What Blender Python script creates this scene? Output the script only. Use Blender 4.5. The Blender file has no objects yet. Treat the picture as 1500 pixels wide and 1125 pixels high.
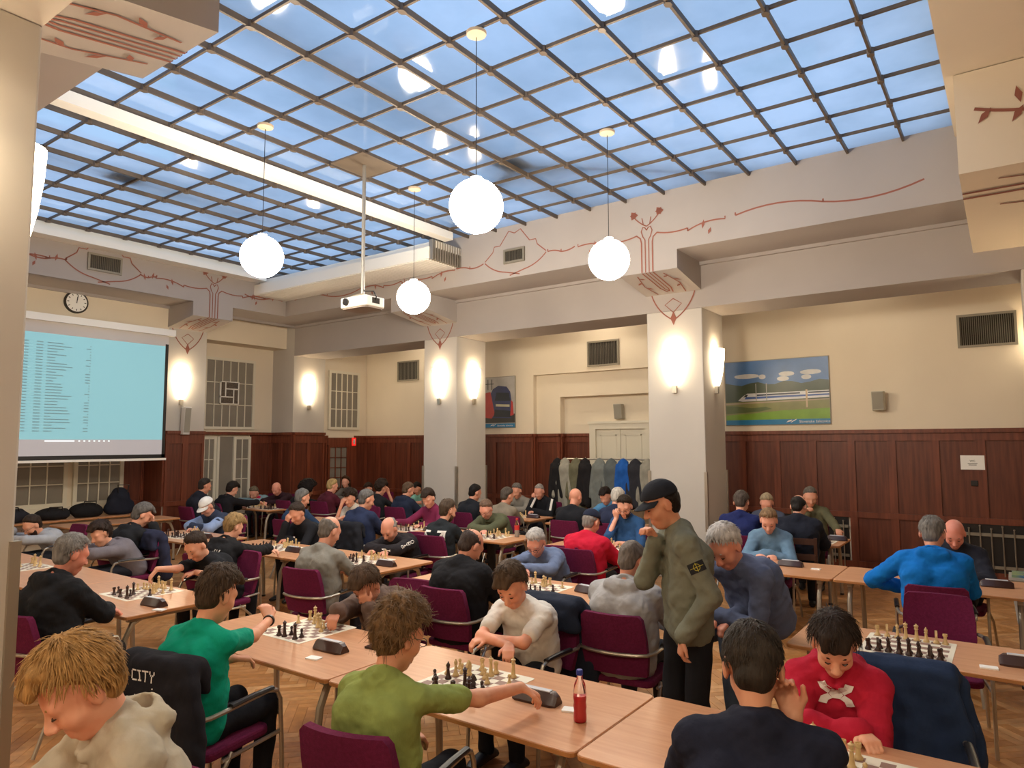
import bpy, bmesh, math, random
import numpy as np
import openvdb as vdb
from mathutils import Vector, Matrix
from mathutils.bvhtree import BVHTree
random.seed(7)
S = bpy.context.scene
COL = S.collection

# ------------------------------------------------------------------ camera (solved from the skylight grid)
YAW, PITCH, ROLL, FPX, EYE = .947649, .0840662, -.0034686, 1021.66, 2.04
_f = Vector((math.sin(YAW)*math.cos(PITCH), math.cos(YAW)*math.cos(PITCH), math.sin(PITCH)))
_r = Vector((math.cos(YAW), -math.sin(YAW), 0)); _u = _r.cross(_f)
CR = _r*math.cos(ROLL)+_u*math.sin(ROLL); CU = _u*math.cos(ROLL)-_r*math.sin(ROLL)
cam = bpy.data.objects.new('camera', bpy.data.cameras.new('camera')); COL.objects.link(cam)
cam.matrix_world = Matrix(((CR.x, CU.x, -_f.x, 0), (CR.y, CU.y, -_f.y, 0), (CR.z, CU.z, -_f.z, EYE), (0, 0, 0, 1)))
cam.data.sensor_width = 36; cam.data.lens = FPX/1500*36; cam.data.clip_start = .05
S.camera = cam
def ray(px, py): return _f+CR*((px-750)/FPX)+CU*((562.5-py)/FPX)
def mx(px, py, x): d = ray(px, py); d = d*(x/d.x); return Vector((d.x, d.y, d.z+EYE))
def my(px, py, y): d = ray(px, py); d = d*(y/d.y); return Vector((d.x, d.y, d.z+EYE))
def mz(px, py, z): d = ray(px, py); d = d*((z-EYE)/d.z); return Vector((d.x, d.y, z))

# ------------------------------------------------------------------ world: dusk sky over the glass roof
W = bpy.data.worlds.new('dusk_sky'); S.world = W; W.use_nodes = True
_bg = W.node_tree.nodes['Background']; _bg.inputs[0].default_value = (.45, .66, 1.0, 1); _bg.inputs[1].default_value = .345
S.view_settings.view_transform = 'Standard'; S.view_settings.look = 'None'
S.view_settings.gamma = 1; S.view_settings.use_curve_mapping = False
S.view_settings.exposure = 1.8
GLOBE_E, SCONCE_E = 24.0, 8.0

# ------------------------------------------------------------------ materials
MATS = {}
def mat(name, col, rough=.55, metal=0, emit=0, noise=None, bump=None, spec=.5, ecol=None):
    """noise=(scale, amount, second colour or None, stretch); bump=(scale, strength, stretch)"""
    if name in MATS: return MATS[name]
    m = bpy.data.materials.new(name); m.use_nodes = True; nt = m.node_tree; b = nt.nodes['Principled BSDF']
    c = (*col, 1)
    b.inputs['Base Color'].default_value = c; b.inputs['Roughness'].default_value = rough
    b.inputs['Metallic'].default_value = metal; b.inputs['Specular IOR Level'].default_value = spec
    if emit:
        b.inputs['Emission Color'].default_value = (*(ecol or col), 1); b.inputs['Emission Strength'].default_value = emit
    if noise or bump: tc = nt.nodes.new('ShaderNodeTexCoord')
    def tex(sc, st):
        mp = nt.nodes.new('ShaderNodeMapping'); mp.inputs['Scale'].default_value = st
        nt.links.new(tc.outputs['Object'], mp.inputs[0])
        n = nt.nodes.new('ShaderNodeTexNoise'); n.inputs['Scale'].default_value = sc; n.inputs['Detail'].default_value = 4
        nt.links.new(mp.outputs[0], n.inputs['Vector']); return n
    if noise:
        sc, am, c2, st = noise; n = tex(sc, st)
        r = nt.nodes.new('ShaderNodeValToRGB'); c2 = c2 or tuple(x*(1-am) for x in col)
        r.color_ramp.elements[0].position = .3; r.color_ramp.elements[1].position = .7
        r.color_ramp.elements[0].color = (*c2, 1); r.color_ramp.elements[1].color = c
        nt.links.new(n.outputs[0], r.inputs[0]); nt.links.new(r.outputs[0], b.inputs['Base Color'])
    if bump:
        sc, stg, st = bump; n = tex(sc, st); bp = nt.nodes.new('ShaderNodeBump')
        bp.inputs['Strength'].default_value = stg; bp.inputs['Distance'].default_value = .01
        nt.links.new(n.outputs[0], bp.inputs['Height']); nt.links.new(bp.outputs[0], b.inputs['Normal'])
    MATS[name] = m; return m
I3 = (1, 1, 1)
def hexc(h):
    v = [int(h[i:i+2], 16)/255 for i in (0, 2, 4)]
    return tuple(x/12.92 if x <= .04045 else ((x+.055)/1.055)**2.4 for x in v)
def cloth(h, kind='c'):
    return mat('fabric_'+kind+h, tuple(min(.85, 1-(1-x)**1.5+.002) for x in hexc(h)), .9, spec=.2, noise=(9, .22, None, I3), bump=(28, .45, (1, 1, .6)) if kind == 'c' else (22, .5, (1, 1, .7)))
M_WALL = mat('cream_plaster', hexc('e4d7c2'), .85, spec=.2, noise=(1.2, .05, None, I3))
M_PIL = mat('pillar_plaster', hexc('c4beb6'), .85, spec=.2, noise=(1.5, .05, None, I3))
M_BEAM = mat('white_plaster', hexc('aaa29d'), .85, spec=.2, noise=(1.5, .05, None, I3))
M_PINK = mat('terracotta_paint', hexc('945f52'), .9, spec=.1)
M_WOOD = mat('dark_wainscot_wood', hexc('7d4029'), .42, noise=(3, .45, hexc('5c2a1a'), (7, 7, .5)), bump=(20, .1, (6, 6, .4)))
M_WOODP = mat('wainscot_panel_wood', hexc('6f3824'), .42, noise=(3, .5, hexc('512416'), (7, 7, .5)), bump=(20, .1, (6, 6, .4)))
M_BAR = mat('bronze_bar', hexc('6e5f50'), .5, .3, noise=(4, .3, None, I3))
M_TABLE = mat('beech_laminate', hexc('d39d76'), .32, noise=(5, .3, hexc('c68c66'), (9, .7, 1)))
M_EDGE = mat('table_edge_wood', hexc('b07848'), .4)
M_STEEL = mat('satin_steel', hexc('b5ada0'), .35, .8)
M_LEG = mat('grey_leg_paint', hexc('a79d8e'), .4, .5)
M_CHAIR = mat('maroon_upholstery', hexc('6c2145'), .92, spec=.15, noise=(60, .25, None, I3), bump=(220, .3, I3))
M_BLACK = mat('black_plastic', hexc('1a1718'), .4)
M_WHITE = mat('white_paint', hexc('f1eee6'), .5)
M_FRAME = mat('window_paint', hexc('dcd5c3'), .5)
M_GLASSW = mat('dusky_window_glass', hexc('8c857a'), .18, noise=(2, .15, None, I3))
M_METALG = mat('grille_metal', hexc('8f8778'), .5, .4)
M_GDARK = mat('grille_dark', hexc('37322c'), .8)
M_CLOCKB = mat('clock_case_wood', hexc('3d2420'), .35, noise=(8, .2, None, I3))
M_PAPER = mat('white_paper', hexc('f4f2ee'), .7)
M_LPIECE = mat('boxwood_piece', hexc('d8b781'), .4, noise=(20, .15, None, I3))
M_DPIECE = mat('dark_stained_piece', hexc('3a211b'), .35, noise=(20, .2, None, I3))
M_SQL = mat('board_cream', hexc('ece5d2'), .6)
M_SQD = mat('board_brown', hexc('96776a'), .6)

# ------------------------------------------------------------------ geometry helpers
class G:
    def __init__(s): s.v = []; s.f = []; s.m = []
    def add(s, v, f, m=0):
        o = len(s.v); s.v += [tuple(p) for p in v]; s.f += [tuple(i+o for i in q) for q in f]; s.m += [m]*len(f); return s
    def box(s, x0, x1, y0, y1, z0, z1, m=0):
        return s.add([(x0, y0, z0), (x1, y0, z0), (x1, y1, z0), (x0, y1, z0), (x0, y0, z1), (x1, y0, z1), (x1, y1, z1), (x0, y1, z1)],
                     [(0, 3, 2, 1), (4, 5, 6, 7), (0, 1, 5, 4), (1, 2, 6, 5), (2, 3, 7, 6), (3, 0, 4, 7)], m)
    def prism(s, poly, z0, z1, m=0):
        n = len(poly)
        return s.add([(x, y, z0) for x, y in poly]+[(x, y, z1) for x, y in poly],
                     [tuple(range(n-1, -1, -1)), tuple(range(n, 2*n))]+[(i, (i+1) % n, n+(i+1) % n, n+i) for i in range(n)], m)
    def hexa(s, p, m=0):   # 8 points: bottom ring, top ring
        return s.add(p, [(0, 3, 2, 1), (4, 5, 6, 7), (0, 1, 5, 4), (1, 2, 6, 5), (2, 3, 7, 6), (3, 0, 4, 7)], m)
    def tube(s, pts, r, n=8, m=0, caps=True, flat=None):
        pts = [Vector(p) for p in pts]; rs = r if isinstance(r, (list, tuple)) else [r]*len(pts); V = []; F = []
        pn = None
        for i, p in enumerate(pts):
            t = (pts[min(i+1, len(pts)-1)]-pts[max(i-1, 0)]).normalized()
            if pn is None: a = t.orthogonal().normalized() if abs(t.z) > .95 else Vector((0, 0, 1)).cross(t).normalized()
            else: a = (pn-t*pn.dot(t)).normalized()
            pn = a; b = t.cross(a)
            for k in range(n):
                w = 2*math.pi*k/n; V.append(p+(a*math.cos(w)+b*math.sin(w)*(flat or 1))*rs[i])
        for i in range(len(pts)-1):
            for k in range(n): F.append((i*n+k, i*n+(k+1) % n, (i+1)*n+(k+1) % n, (i+1)*n+k))
        if caps: F.append(tuple(range(n-1, -1, -1))); F.append(tuple((len(pts)-1)*n+k for k in range(n)))
        return s.add(V, F, m)
    def lathe(s, prof, n=12, c=(0, 0, 0), m=0):
        V = []; F = []
        for r, z in prof:
            for k in range(n): w = 2*math.pi*k/n; V.append((c[0]+r*math.cos(w), c[1]+r*math.sin(w), c[2]+z))
        for i in range(len(prof)-1):
            for k in range(n): F.append((i*n+k, i*n+(k+1) % n, (i+1)*n+(k+1) % n, (i+1)*n+k))
        F.append(tuple(range(n-1, -1, -1))); F.append(tuple((len(prof)-1)*n+k for k in range(n)))
        return s.add(V, F, m)
    def xf(s, M):
        s.v = [tuple(M @ Vector(p)) for p in s.v]; return s
def rotz(a, loc=(0, 0, 0)): return Matrix.Translation(loc) @ Matrix.Rotation(a, 4, 'Z')
def smooth(me, ang=40):
    for p in me.polygons: p.use_smooth = True
    try: me.set_sharp_from_angle(angle=math.radians(ang))
    except Exception: pass
def mesh(name, g, mats, sm=False, ang=40):
    me = bpy.data.meshes.new(name); me.from_pydata(g.v, [], g.f); me.update()
    for m in (mats if isinstance(mats, (list, tuple)) else [mats]): me.materials.append(m)
    if any(g.m): me.polygons.foreach_set('material_index', g.m)
    if sm: smooth(me, ang)
    return me
def obj(name, g, mats, parent=None, sm=False, ang=40, bevel=0):
    me = g if isinstance(g, bpy.types.Mesh) else mesh(name, g, mats, sm, ang)
    o = bpy.data.objects.new(name, me); COL.objects.link(o)
    if parent: o.parent = parent
    if bevel:
        b = o.modifiers.new('bevel', 'BEVEL'); b.width = bevel; b.segments = 2; b.limit_method = 'ANGLE'
    return o
def tag(o, label, cat, group=None):
    o['label'] = label; o['category'] = cat
    if group: o['group'] = group
    return o
def thing(name, label, cat, loc=(0, 0, 0), rz=0, group=None):
    o = bpy.data.objects.new(name, None); COL.objects.link(o); o.location = loc; o.rotation_euler = (0, 0, rz); o.empty_display_size = .1
    return tag(o, label, cat, group)
def struct(name, g, mats, sm=False, parent=None, bevel=0):
    o = obj(name, g, mats, parent, sm, bevel=bevel)
    if not parent: o['kind'] = 'structure'
    return o
def dup(root, loc, rz=None, label=None, group=None):
    r = root.copy(); COL.objects.link(r); r.location = loc
    if rz is not None: r.rotation_euler = (0, 0, rz)
    if label: r['label'] = label
    if group: r['group'] = group
    for ch in list(root.children):
        c = ch.copy(); COL.objects.link(c); c.parent = r
        for gg in ch.children:
            d = gg.copy(); COL.objects.link(d); d.parent = c
    return r
def rbox(x0, x1, y0, y1, z0, z1, r=.02, n=3):
    """box with rounded vertical edges"""
    P = []
    for cx, cy, a0 in ((x1-r, y1-r, 0), (x0+r, y1-r, 90), (x0+r, y0+r, 180), (x1-r, y0+r, 270)):
        for k in range(n+1): a = math.radians(a0+90*k/n); P.append((cx+r*math.cos(a), cy+r*math.sin(a)))
    return G().prism(P, z0, z1)
# ================================================================== THE ROOM
HX0, HX1, HY0, HY1 = 2.21, 9.20, .38, 12.60          # skylight well
ZS, ZB, ZL, ZBR = 5.64, 4.76, 4.07, 4.49             # skylight, beam soffit, lintel soffit, bracket
PX0, PX1 = 10.12, 11.02                               # right pillars; wall behind at WX
LX0, LX1 = .39, 1.30                                  # left pillars
WX, WYP, WYN = 12.45, 13.50, 14.30                    # poster wall, pilaster plane, niche wall
BX, BY = -4.2, -6.5
PIL = ((3.74, 4.64), (8.57, 9.41))

# ---- floor: herringbone parquet
fl = struct('floor', G().box(BX, WX+.9, BY, WYN+.1, -.06, -.006), mat('parquet_joint', hexc('7d4c26'), .6))
PM = [mat('oak_block_%d' % i, hexc(c), .33, noise=(4, .3, None, (3, 3, 3)), bump=(12, .06, I3)) for i, c in enumerate(('d29a62', 'c78c54', 'dca66e', 'bf844a', 'cc925c'))]
def plank_mesh(m, L, w):
    g = G(); e = .0018; h = .006
    g.hexa([(-L/2, -w/2, -h), (L/2, -w/2, -h), (L/2, w/2, -h), (-L/2, w/2, -h), (-L/2+e, -w/2+e, 0), (L/2-e, -w/2+e, 0), (L/2-e, w/2-e, 0), (-L/2+e, w/2-e, 0)])
    return g
PL, PW = .48, .08
blocks = []
nb = int(PL/PW)
for i in range(-260, 260):
    for j in range(-26, 26):
        # classic herringbone in a lattice turned 45 degrees
        x, y = i*PW+j*PL, i*PW-j*PL
        blocks.append((x+PL/2, y+PW/2, 0)); blocks.append((x+PL+PW/2, y+PW-PL/2, 90))
A45 = math.radians(45); ca, sa = math.cos(A45), math.sin(A45)
sel = []; seen = set()
for cx, cy, a in blocks:
    X, Y = cx*ca-cy*sa+6, cx*sa+cy*ca+4
    if not (BX < X < WX-.1 and BY < Y < WYN-.3): continue
    k = (round(X, 2), round(Y, 2), a)
    if k in seen: continue
    seen.add(k); sel.append((X, Y, a))
def seen_floor(X, Y):
    d = Vector((X, Y, -EYE)); z = d.dot(_f)
    if z < .5: return None
    px = 750+FPX*d.dot(CR)/z; py = 562.5-FPX*d.dot(CU)/z
    return (px, py) if -20 < px < 1520 and py < 1140 else None
def floor_rank(b):
    p = seen_floor(b[0], b[1])
    if not p: return 1e9
    px, py = p
    open_floor = (1170 < px < 1500 and 790 < py < 1125) or (560 < px < 800 and 1040 < py) or (300 < px < 470 and 985 < py)
    return (0 if open_floor else 50)+Vector((b[0], b[1], EYE)).length
sel.sort(key=floor_rank)
PMESH = [mesh('plank', plank_mesh(m, PL, PW), m) for m in PM]
rest = G()
pg = plank_mesh(None, PL, PW)
for n, (X, Y, a) in enumerate(sel):
    R = rotz(A45+math.radians(a), (X, Y, 0)); c = random.randrange(5)
    if n < 280:
        o = obj('plank', PMESH[c], None, fl); o.matrix_local = R
    elif seen_floor(X, Y) or (BX < X < WX and -2 < Y):
        rest.add([R @ Vector(v) for v in pg.v], pg.f[1:], c)
o = obj('parquet_field', rest, PM, fl); o['kind'] = 'stuff'

# ---- walls
struct('wall_left', G().box(BX-.2, BX, BY, WYN, 0, 6), M_WALL)
struct('wall_back', G().box(BX, WX+.9, BY-.2, BY, 0, 6), M_WALL)
# poster wall, with the stepped door recess left open
D0, D1, D2 = 8.38, 7.78, 7.13; E0, E1, E2 = 4.5, 5.1, 5.75   # steps of the recess, mirrored about the door
wr = G()
wr.box(WX, WX+.9, BY, E0, 0, 6).box(WX, WX+.9, D0, WYP+.1, 0, 6).box(WX, WX+.9, E0, D0, 3.49, 6)
wr.box(WX+.12, WX+.9, E0, E1, 0, 3.49).box(WX+.12, WX+.9, D1, D0, 0, 3.49).box(WX+.12, WX+.9, E1, D1, 3.0, 3.49)
wr.box(WX+.3, WX+.9, E1, D1, 0, 3.0)
struct('wall_right', wr, M_WALL)
# end wall: niche wall, aisle end, pilasters
we = G()
we.box(BX, WX+.9, WYN, WYN+.2, 0, 6)
we.box(11.02, WX, WYP+.1, WYN, 0, 6)
struct('wall_end', we, M_WALL)
pil = [struct('wall_pilaster', G().box(7.15, 7.95, WYP, WYN, 0, ZB), M_PIL), struct('wall_pilaster', G().box(PX0, PX1, WYP, WYN, 0, ZB), M_PIL),
       struct('wall_pilaster', G().box(3.1, 3.9, WYP, WYN, 0, ZB), M_BEAM)]
# ---- ceiling over the aisles and beams round the well
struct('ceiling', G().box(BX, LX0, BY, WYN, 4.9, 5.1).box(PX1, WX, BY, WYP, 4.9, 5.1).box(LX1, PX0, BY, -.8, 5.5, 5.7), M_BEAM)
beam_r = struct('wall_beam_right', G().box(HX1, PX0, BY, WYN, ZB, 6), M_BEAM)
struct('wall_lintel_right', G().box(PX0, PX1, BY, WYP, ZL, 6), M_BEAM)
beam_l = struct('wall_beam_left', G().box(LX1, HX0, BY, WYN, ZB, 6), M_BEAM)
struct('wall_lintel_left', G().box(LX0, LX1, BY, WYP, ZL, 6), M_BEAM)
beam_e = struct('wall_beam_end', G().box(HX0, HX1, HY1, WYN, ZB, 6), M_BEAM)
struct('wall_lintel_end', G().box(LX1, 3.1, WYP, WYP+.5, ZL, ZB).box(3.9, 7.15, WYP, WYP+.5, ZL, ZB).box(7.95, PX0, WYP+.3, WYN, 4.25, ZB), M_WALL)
beam_n = struct('wall_beam_near', G().box(HX0, HX1, -1.0, HY0, 5.5, 6), M_WALL)
# cornices under the soffit
struct('trim_1', G().box(PX0-.05, PX0, BY, WYP, ZB-.05, ZB), M_BEAM)
struct('trim_2', G().box(HX0, PX0, WYP-.05, WYP, ZB-.05, ZB), M_BEAM)
# ---- pillars with corner guards
def guard(par, x, y):
    obj('corner_guard', G().box(x-.022, x+.022, y-.022, y+.022, .05, 1.6), M_STEEL, par)
for (y0, y1) in PIL+((-1.06, -.16),):
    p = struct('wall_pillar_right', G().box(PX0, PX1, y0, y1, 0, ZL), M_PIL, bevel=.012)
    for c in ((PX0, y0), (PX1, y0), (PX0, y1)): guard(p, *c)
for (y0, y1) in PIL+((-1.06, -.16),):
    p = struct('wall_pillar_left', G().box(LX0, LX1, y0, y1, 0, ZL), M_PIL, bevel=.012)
    for c in ((LX1, y0), (LX0, y0), (LX1, y1)): guard(p, *c)
# ---- painted brackets (corbels with a sloping soffit)
def ribbon(pts, w, nrm):
    """flat painted line of width w along pts on a plane with normal nrm"""
    pts = [Vector(p) for p in pts]; nrm = Vector(nrm); V = []; F = []
    for i, p in enumerate(pts):
        t = (pts[min(i+1, len(pts)-1)]-pts[max(i-1, 0)]).normalized(); s_ = t.cross(nrm).normalized()*w/2
        V += [p+s_+nrm*.003, p-s_+nrm*.003]
    for i in range(len(pts)-1): F.append((2*i, 2*i+2, 2*i+3, 2*i+1))
    return V, F
def leafshape(c, d, nrm, L=.12, w=.045):
    c = Vector(c); d = Vector(d).normalized(); nrm = Vector(nrm); s_ = d.cross(nrm)
    return [c+nrm*.0045, c+d*L*.5+s_*w/2+nrm*.0045, c+d*L+nrm*.0045, c+d*L*.5-s_*w/2+nrm*.0045], [(0, 1, 2, 3)]
class Paint:
    """drawing on a vertical plane or soffit: o origin, u and v axes, n normal"""
    def __init__(s, o, u, v): s.o, s.u, s.v = Vector(o), Vector(u), Vector(v); s.n = s.u.cross(s.v).normalized(); s.g = G()
    def P(s, a, b): return s.o+s.u*a+s.v*b
    def line(s, pts, w=.022): s.g.add(*ribbon([s.P(*p) for p in pts], w, s.n)); return s
    def leaf(s, a, b, da, db, L=.12, w=.045): s.g.add(*leafshape(s.P(a, b), s.u*da+s.v*db, s.n, L, w)); return s
    def done(s, parent, name='painted_ornament'):
        # make faces look outward
        me = mesh(name, s.g, M_PINK); o = obj(name, me, None, parent); return o
def arc(p0, p1, sag, n=10):
    p0, p1 = Vector((*p0, 0)), Vector((*p1, 0)); d = p1-p0; q = Vector((-d.y, d.x, 0))
    return [tuple((p0+d*t+q*(4*sag*t*(1-t)))[:2]) for t in [k/n for k in range(n+1)]]
def bracket(axis, face, back, c0, c1, sgn):
    """axis 'x': beam face at x=face, pillar at x=back, spans y c0..c1. axis 'y' likewise"""
    zf, zb = ZBR, 4.34
    def P(a, c, z): return (a, c, z) if axis == 'x' else (c, a, z)
    pts = [P(face, c0, zf), P(face, c1, zf), P(back, c1, zb), P(back, c0, zb), P(face, c0, ZB), P(face, c1, ZB), P(back, c1, ZB), P(back, c0, ZB)]
    b = struct('wall_bracket', G().hexa(pts), M_BEAM)
    # ornament: heart and stems on the face, stripes and twigs on the soffit, diamond point on the pillar
    cm = (c0+c1)/2; e = .004*(-1 if face < back else 1)
    U = (0, -1, 0) if axis == 'x' else (1, 0, 0)
    if axis == 'x' and sgn < 0: U = (0, 1, 0)
    fo = Paint(P(face+e, cm, 0), U, (0, 0, 1))
    for sx in (-1, 1):
        fo.line([(sx*.028, ZBR), (sx*.028, 4.97), (sx*.06, 5.02), (sx*.085, 5.1), (sx*.06, 5.16), (sx*.025, 5.15), (0, 5.11)], .016)
        fo.line([(sx*.085, ZBR), (sx*.085, 4.93), (sx*.1, 5.0), (sx*.16, 5.05)]+arc((sx*.16, 5.05), (sx*.62, 5.03), -.06*sx, 8), .02)
        fo.line([(sx*.62, 5.03), (sx*.62, 4.99)]+arc((sx*.62, 4.99), (sx*1.15, 5.06), .08*sx, 8)+[(sx*1.15, 5.1)], .02)
        fo.leaf(sx*.83, 4.98, .1*sx, .5, .13); fo.leaf(sx*.95, 4.98, -.2*sx, -.5, .1)
        fo.line(arc((0, 5.17), (sx*.2, 5.34), -.06*sx, 6), .016); fo.line([(sx*.05, 5.2), (sx*.07, 5.3)], .014)
        for k in range(3): fo.leaf(sx*.2, 5.36, math.cos(k*2.1), math.sin(k*2.1), .07, .06); fo.leaf(sx*.2, 5.36, math.cos(k*2.1+1), math.sin(k*2.1+1), .06, .05)
    fo.done(b)
    L = abs(back-face); v = Vector(P(back, cm, zb))-Vector(P(face, cm, zf))
    so = Paint(Vector(P(face, cm, zf))+Vector((0, 0, -.004)), U, v/L)
    if so.n.z > 0: so.n = -so.n
    h = (c1-c0)/2
    for sx in (-1, 1):
        so.line([(sx*.028, 0), (sx*.028, L*.75), (0, L*.86)], .018); so.line([(sx*.085, 0), (sx*.085, L*.7), (sx*.04, L*.9)], .022)
        so.line([(sx*h*.45, L*.1), (sx*h*.62, L*.55), (sx*h*.5, L*.95)], .018)
        so.leaf(sx*h*.55, L*.35, .5*sx, .5, .13); so.leaf(sx*h*.6, L*.6, -.5*sx, .5, .12); so.leaf(sx*h*.5, L*.2, -.5*sx, .3, .1)
    so.done(b)
    po = Paint(P(back+e, cm, 0), U, (0, 0, 1)); t = zb
    for sx in (-1, 1):
        po.line(arc((sx*h*.78, t), (0, t-.42), .1*sx, 8), .02); po.line([(0, t-.08), (sx*h*.3, t-.17), (0, t-.3)], .014)
    po.leaf(0, t-.28, 0, -1, .22, .1); po.done(b)
    return b
for (y0, y1) in PIL: bracket('x', HX1, PX0, y0, y1, 1); bracket('x', HX0, LX1, y0, y1, -1)
bracket('y', HY1, WYP, 7.12, 7.95, 1); bracket('y', HY1, WYP, 3.1, 3.9, 1)
# corner block at the near end of the right beam
cb = struct('wall_bracket', G().hexa([(7.6, -1.3, 4.53), (7.6, .3, 4.53), (PX0, .3, 4.34), (PX0, -1.3, 4.34), (7.6, -1.3, 5.49), (7.6, .3, 5.49), (PX0, .3, 5.49), (PX0, -1.3, 5.49)]), M_WALL)
pt = Paint((7.596, 0, 0), (0, -1, 0), (0, 0, 1))
pt.line(arc((-.15, 5.12), (.6, 4.98), -.05), .03); pt.leaf(-.02, 5.1, -.5, -.6, .17, .06); pt.leaf(.2, 5.08, -.1, .6, .17, .06); pt.leaf(.22, 5.06, -.4, -.6, .17, .06); pt.leaf(.42, 5.04, -.1, .6, .15, .06)
pt.done(cb)
so = Paint((7.6, -.1, 4.525), (0, -1, 0), (1, 0, -.075)); so.n = Vector((0, 0, -1))
for q in (.5, .64): so.line([(-.4, q), (1.1, q)], .05)
for q in (.25, .95): so.line([(-.1, q), (.5, q+.1)], .03); so.leaf(.1, q+.03, .5, .5, .15, .05); so.leaf(.2, q+.05, .5, -.5, .15, .05)
so.done(cb)
# ---- vines and vent frames painted on the beam faces
def vine(par, o, u, spans, vents, sgn=1):
    p = Paint(o, u, (0, 0, 1))
    for a0, a1 in spans:
        n = max(2, int((a1-a0)/.75)); st = (a1-a0)/n
        for k in range(n):
            s0 = a0+k*st; up = k % 2
            p.line(arc((s0, 5.08-.04*up), (s0+st, 5.08-.04*(1-up)), (.07 if up else -.07), 8), .022)
            p.line([(s0+st, 5.08-.04*(1-up)), (s0+st, 5.12-.04*(1-up))], .02)
            p.leaf(s0+st*.45, 5.03+.08*(1-up), .12, .5 if up else -.5, .13, .04)
    for c in vents:
        p.line(arc((c-.62, 5.08), (c-.2, 4.87), -.08)+[(c+.1, 4.8)], .02); p.line(arc((c+.62, 5.08), (c+.2, 4.87), .08)+[(c-.1, 4.8)], .02)
        for sx in (-1, 1): p.line([(c+sx*.62, 5.1), (c+sx*.45, 5.24), (c+sx*.42, 5.33), (c+sx*.3, 5.33), (c+sx*.12, 5.55), (c, 5.5)], .018)
    return p.done(par)
vine(beam_r, (HX1-.004, 0, 0), (0, 1, 0), [(-.6, .3), (.7, 2.9), (5.4, 5.9), (7.2, 7.8), (10.2, 12.3)], [6.55])
vine(beam_e, (0, HY1-.004, 0), (1, 0, 0), [(2.3, 2.6), (4.3, 4.9), (6.1, 6.4), (8.2, 9.1)], [5.5])
def vent(name, o, u, v, w, h, lab, nslat, group=None):
    """wall grille: frame, dark backing and upright slats. o = centre"""
    o, u, v = Vector(o), Vector(u), Vector(v); n = u.cross(v)
    M = Matrix(((u.x, v.x, n.x, o.x), (u.y, v.y, n.y, o.y), (u.z, v.z, n.z, o.z), (0, 0, 0, 1)))
    t = thing(name, lab, 'vent', (0, 0, 0), group=group); t.matrix_world = M
    fr = G(); b = .035
    for a in ((-w/2, w/2, -h/2, -h/2+b), (-w/2, w/2, h/2-b, h/2), (-w/2, -w/2+b, -h/2+b, h/2-b), (w/2-b, w/2, -h/2+b, h/2-b)): fr.box(*a, 0, .03)
    obj('frame', fr, M_METALG, t); obj('backing', G().box(-w/2+.01, w/2-.01, -h/2+.01, h/2-.01, -.004, .004), M_GDARK, t)
    sw = (w-2*b)/nslat
    sm = mesh('slat', G().hexa([(-sw*.3, -h/2+b, .006), (sw*.05, -h/2+b, .024), (sw*.05, h/2-b, .024), (-sw*.3, h/2-b, .006), (-sw*.2, -h/2+b, .004), (sw*.15, -h/2+b, .02), (sw*.15, h/2-b, .02), (-sw*.2, h/2-b, .004)]), M_METALG)
    for k in range(nslat): s_ = obj('slat', sm, None, t); s_.location = (-w/2+b+sw*(k+.5), 0, 0)
    return t
vent('wall_vent', (WX-.002, .26, 3.69), (0, -1, 0), (0, 0, 1), .74, .5, 'wide grey slatted vent high on wall right of the long train poster', 26)
vent('wall_vent', (WX-.002, 6.67, 3.84), (0, -1, 0), (0, 0, 1), .72, .52, 'grey slatted vent grille above the cream double door', 18)
vent('wall_vent', (WX-.002, 12.1, 3.82), (0, -1, 0), (0, 0, 1), .72, .5, 'dark vent grille on aisle wall half hidden behind the pillar', 14)
vent('beam_vent', (HX1-.002, 6.55, 5.12), (0, -1, 0), (0, 0, 1), .42, .24, 'small grey vent framed by pink ornament beside the blind housing', 14)
vent('beam_vent', (5.5, HY1-.002, 5.14), (1, 0, 0), (0, 0, 1), .56, .3, 'small grey vent framed by pink ornament above the projector screen', 16)

# ---- wainscot: rails, stiles and recessed panels as separate boards
ZW = 2.2
def wains(par, o, u, n, L, pw, z0=0., z1=ZW, upper=(.92, 2.05), skip_low=(), low=True):
    """boards on a vertical plane starting at o along u for length L, facing n"""
    o, u, n = Vector(o), Vector(u), Vector(n)
    def B(a0, a1, b0, b1, t0, t1):
        q = [o+u*a+n*t+Vector((0, 0, z)) for z in (b0, b1) for a, t in ((a0, t0), (a1, t0), (a1, t1), (a0, t1))]
        return G().hexa(q)
    k = max(1, round(L/pw)); pw = L/k; st = .055
    obj('cap_rail', B(-.0, L, z1-.03, z1+.03, 0, .07), M_WOOD, par)
    obj('top_rail', B(0, L, upper[1], z1-.03, 0, .035), M_WOOD, par)
    obj('middle_rail', B(0, L, upper[0]-.09, upper[0], 0, .045), M_WOOD, par)
    if low: obj('skirting', B(0, L, 0, .14, 0, .04), M_WOOD, par)
    for i in range(k):
        a = i*pw
        obj('panel', B(a+st*.8, a+pw-st*.8, upper[0]-.01, upper[1]+.01, 0, .012), M_WOODP, par)
        obj('stile', B(a-st if i else a, a+st, upper[0], upper[1], 0, .035), M_WOOD, par)
        if low and i not in skip_low:
            obj('panel', B(a+st*.8, a+pw-st*.8, .13, upper[0]-.08, 0, .012), M_WOODP, par)
            obj('stile', B(a-st if i else a, a+st, .14, upper[0]-.09, 0, .035), M_WOOD, par)
    obj('stile', B(L-st, L, upper[0], upper[1], 0, .035), M_WOOD, par)
def wroot(name='wall_wainscot'):
    g = bpy.data.objects.new(name, None); COL.objects.link(g); g['kind'] = 'structure'; return g
N_X = (-1, 0, 0); N_Y = (0, -1, 0)
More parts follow.
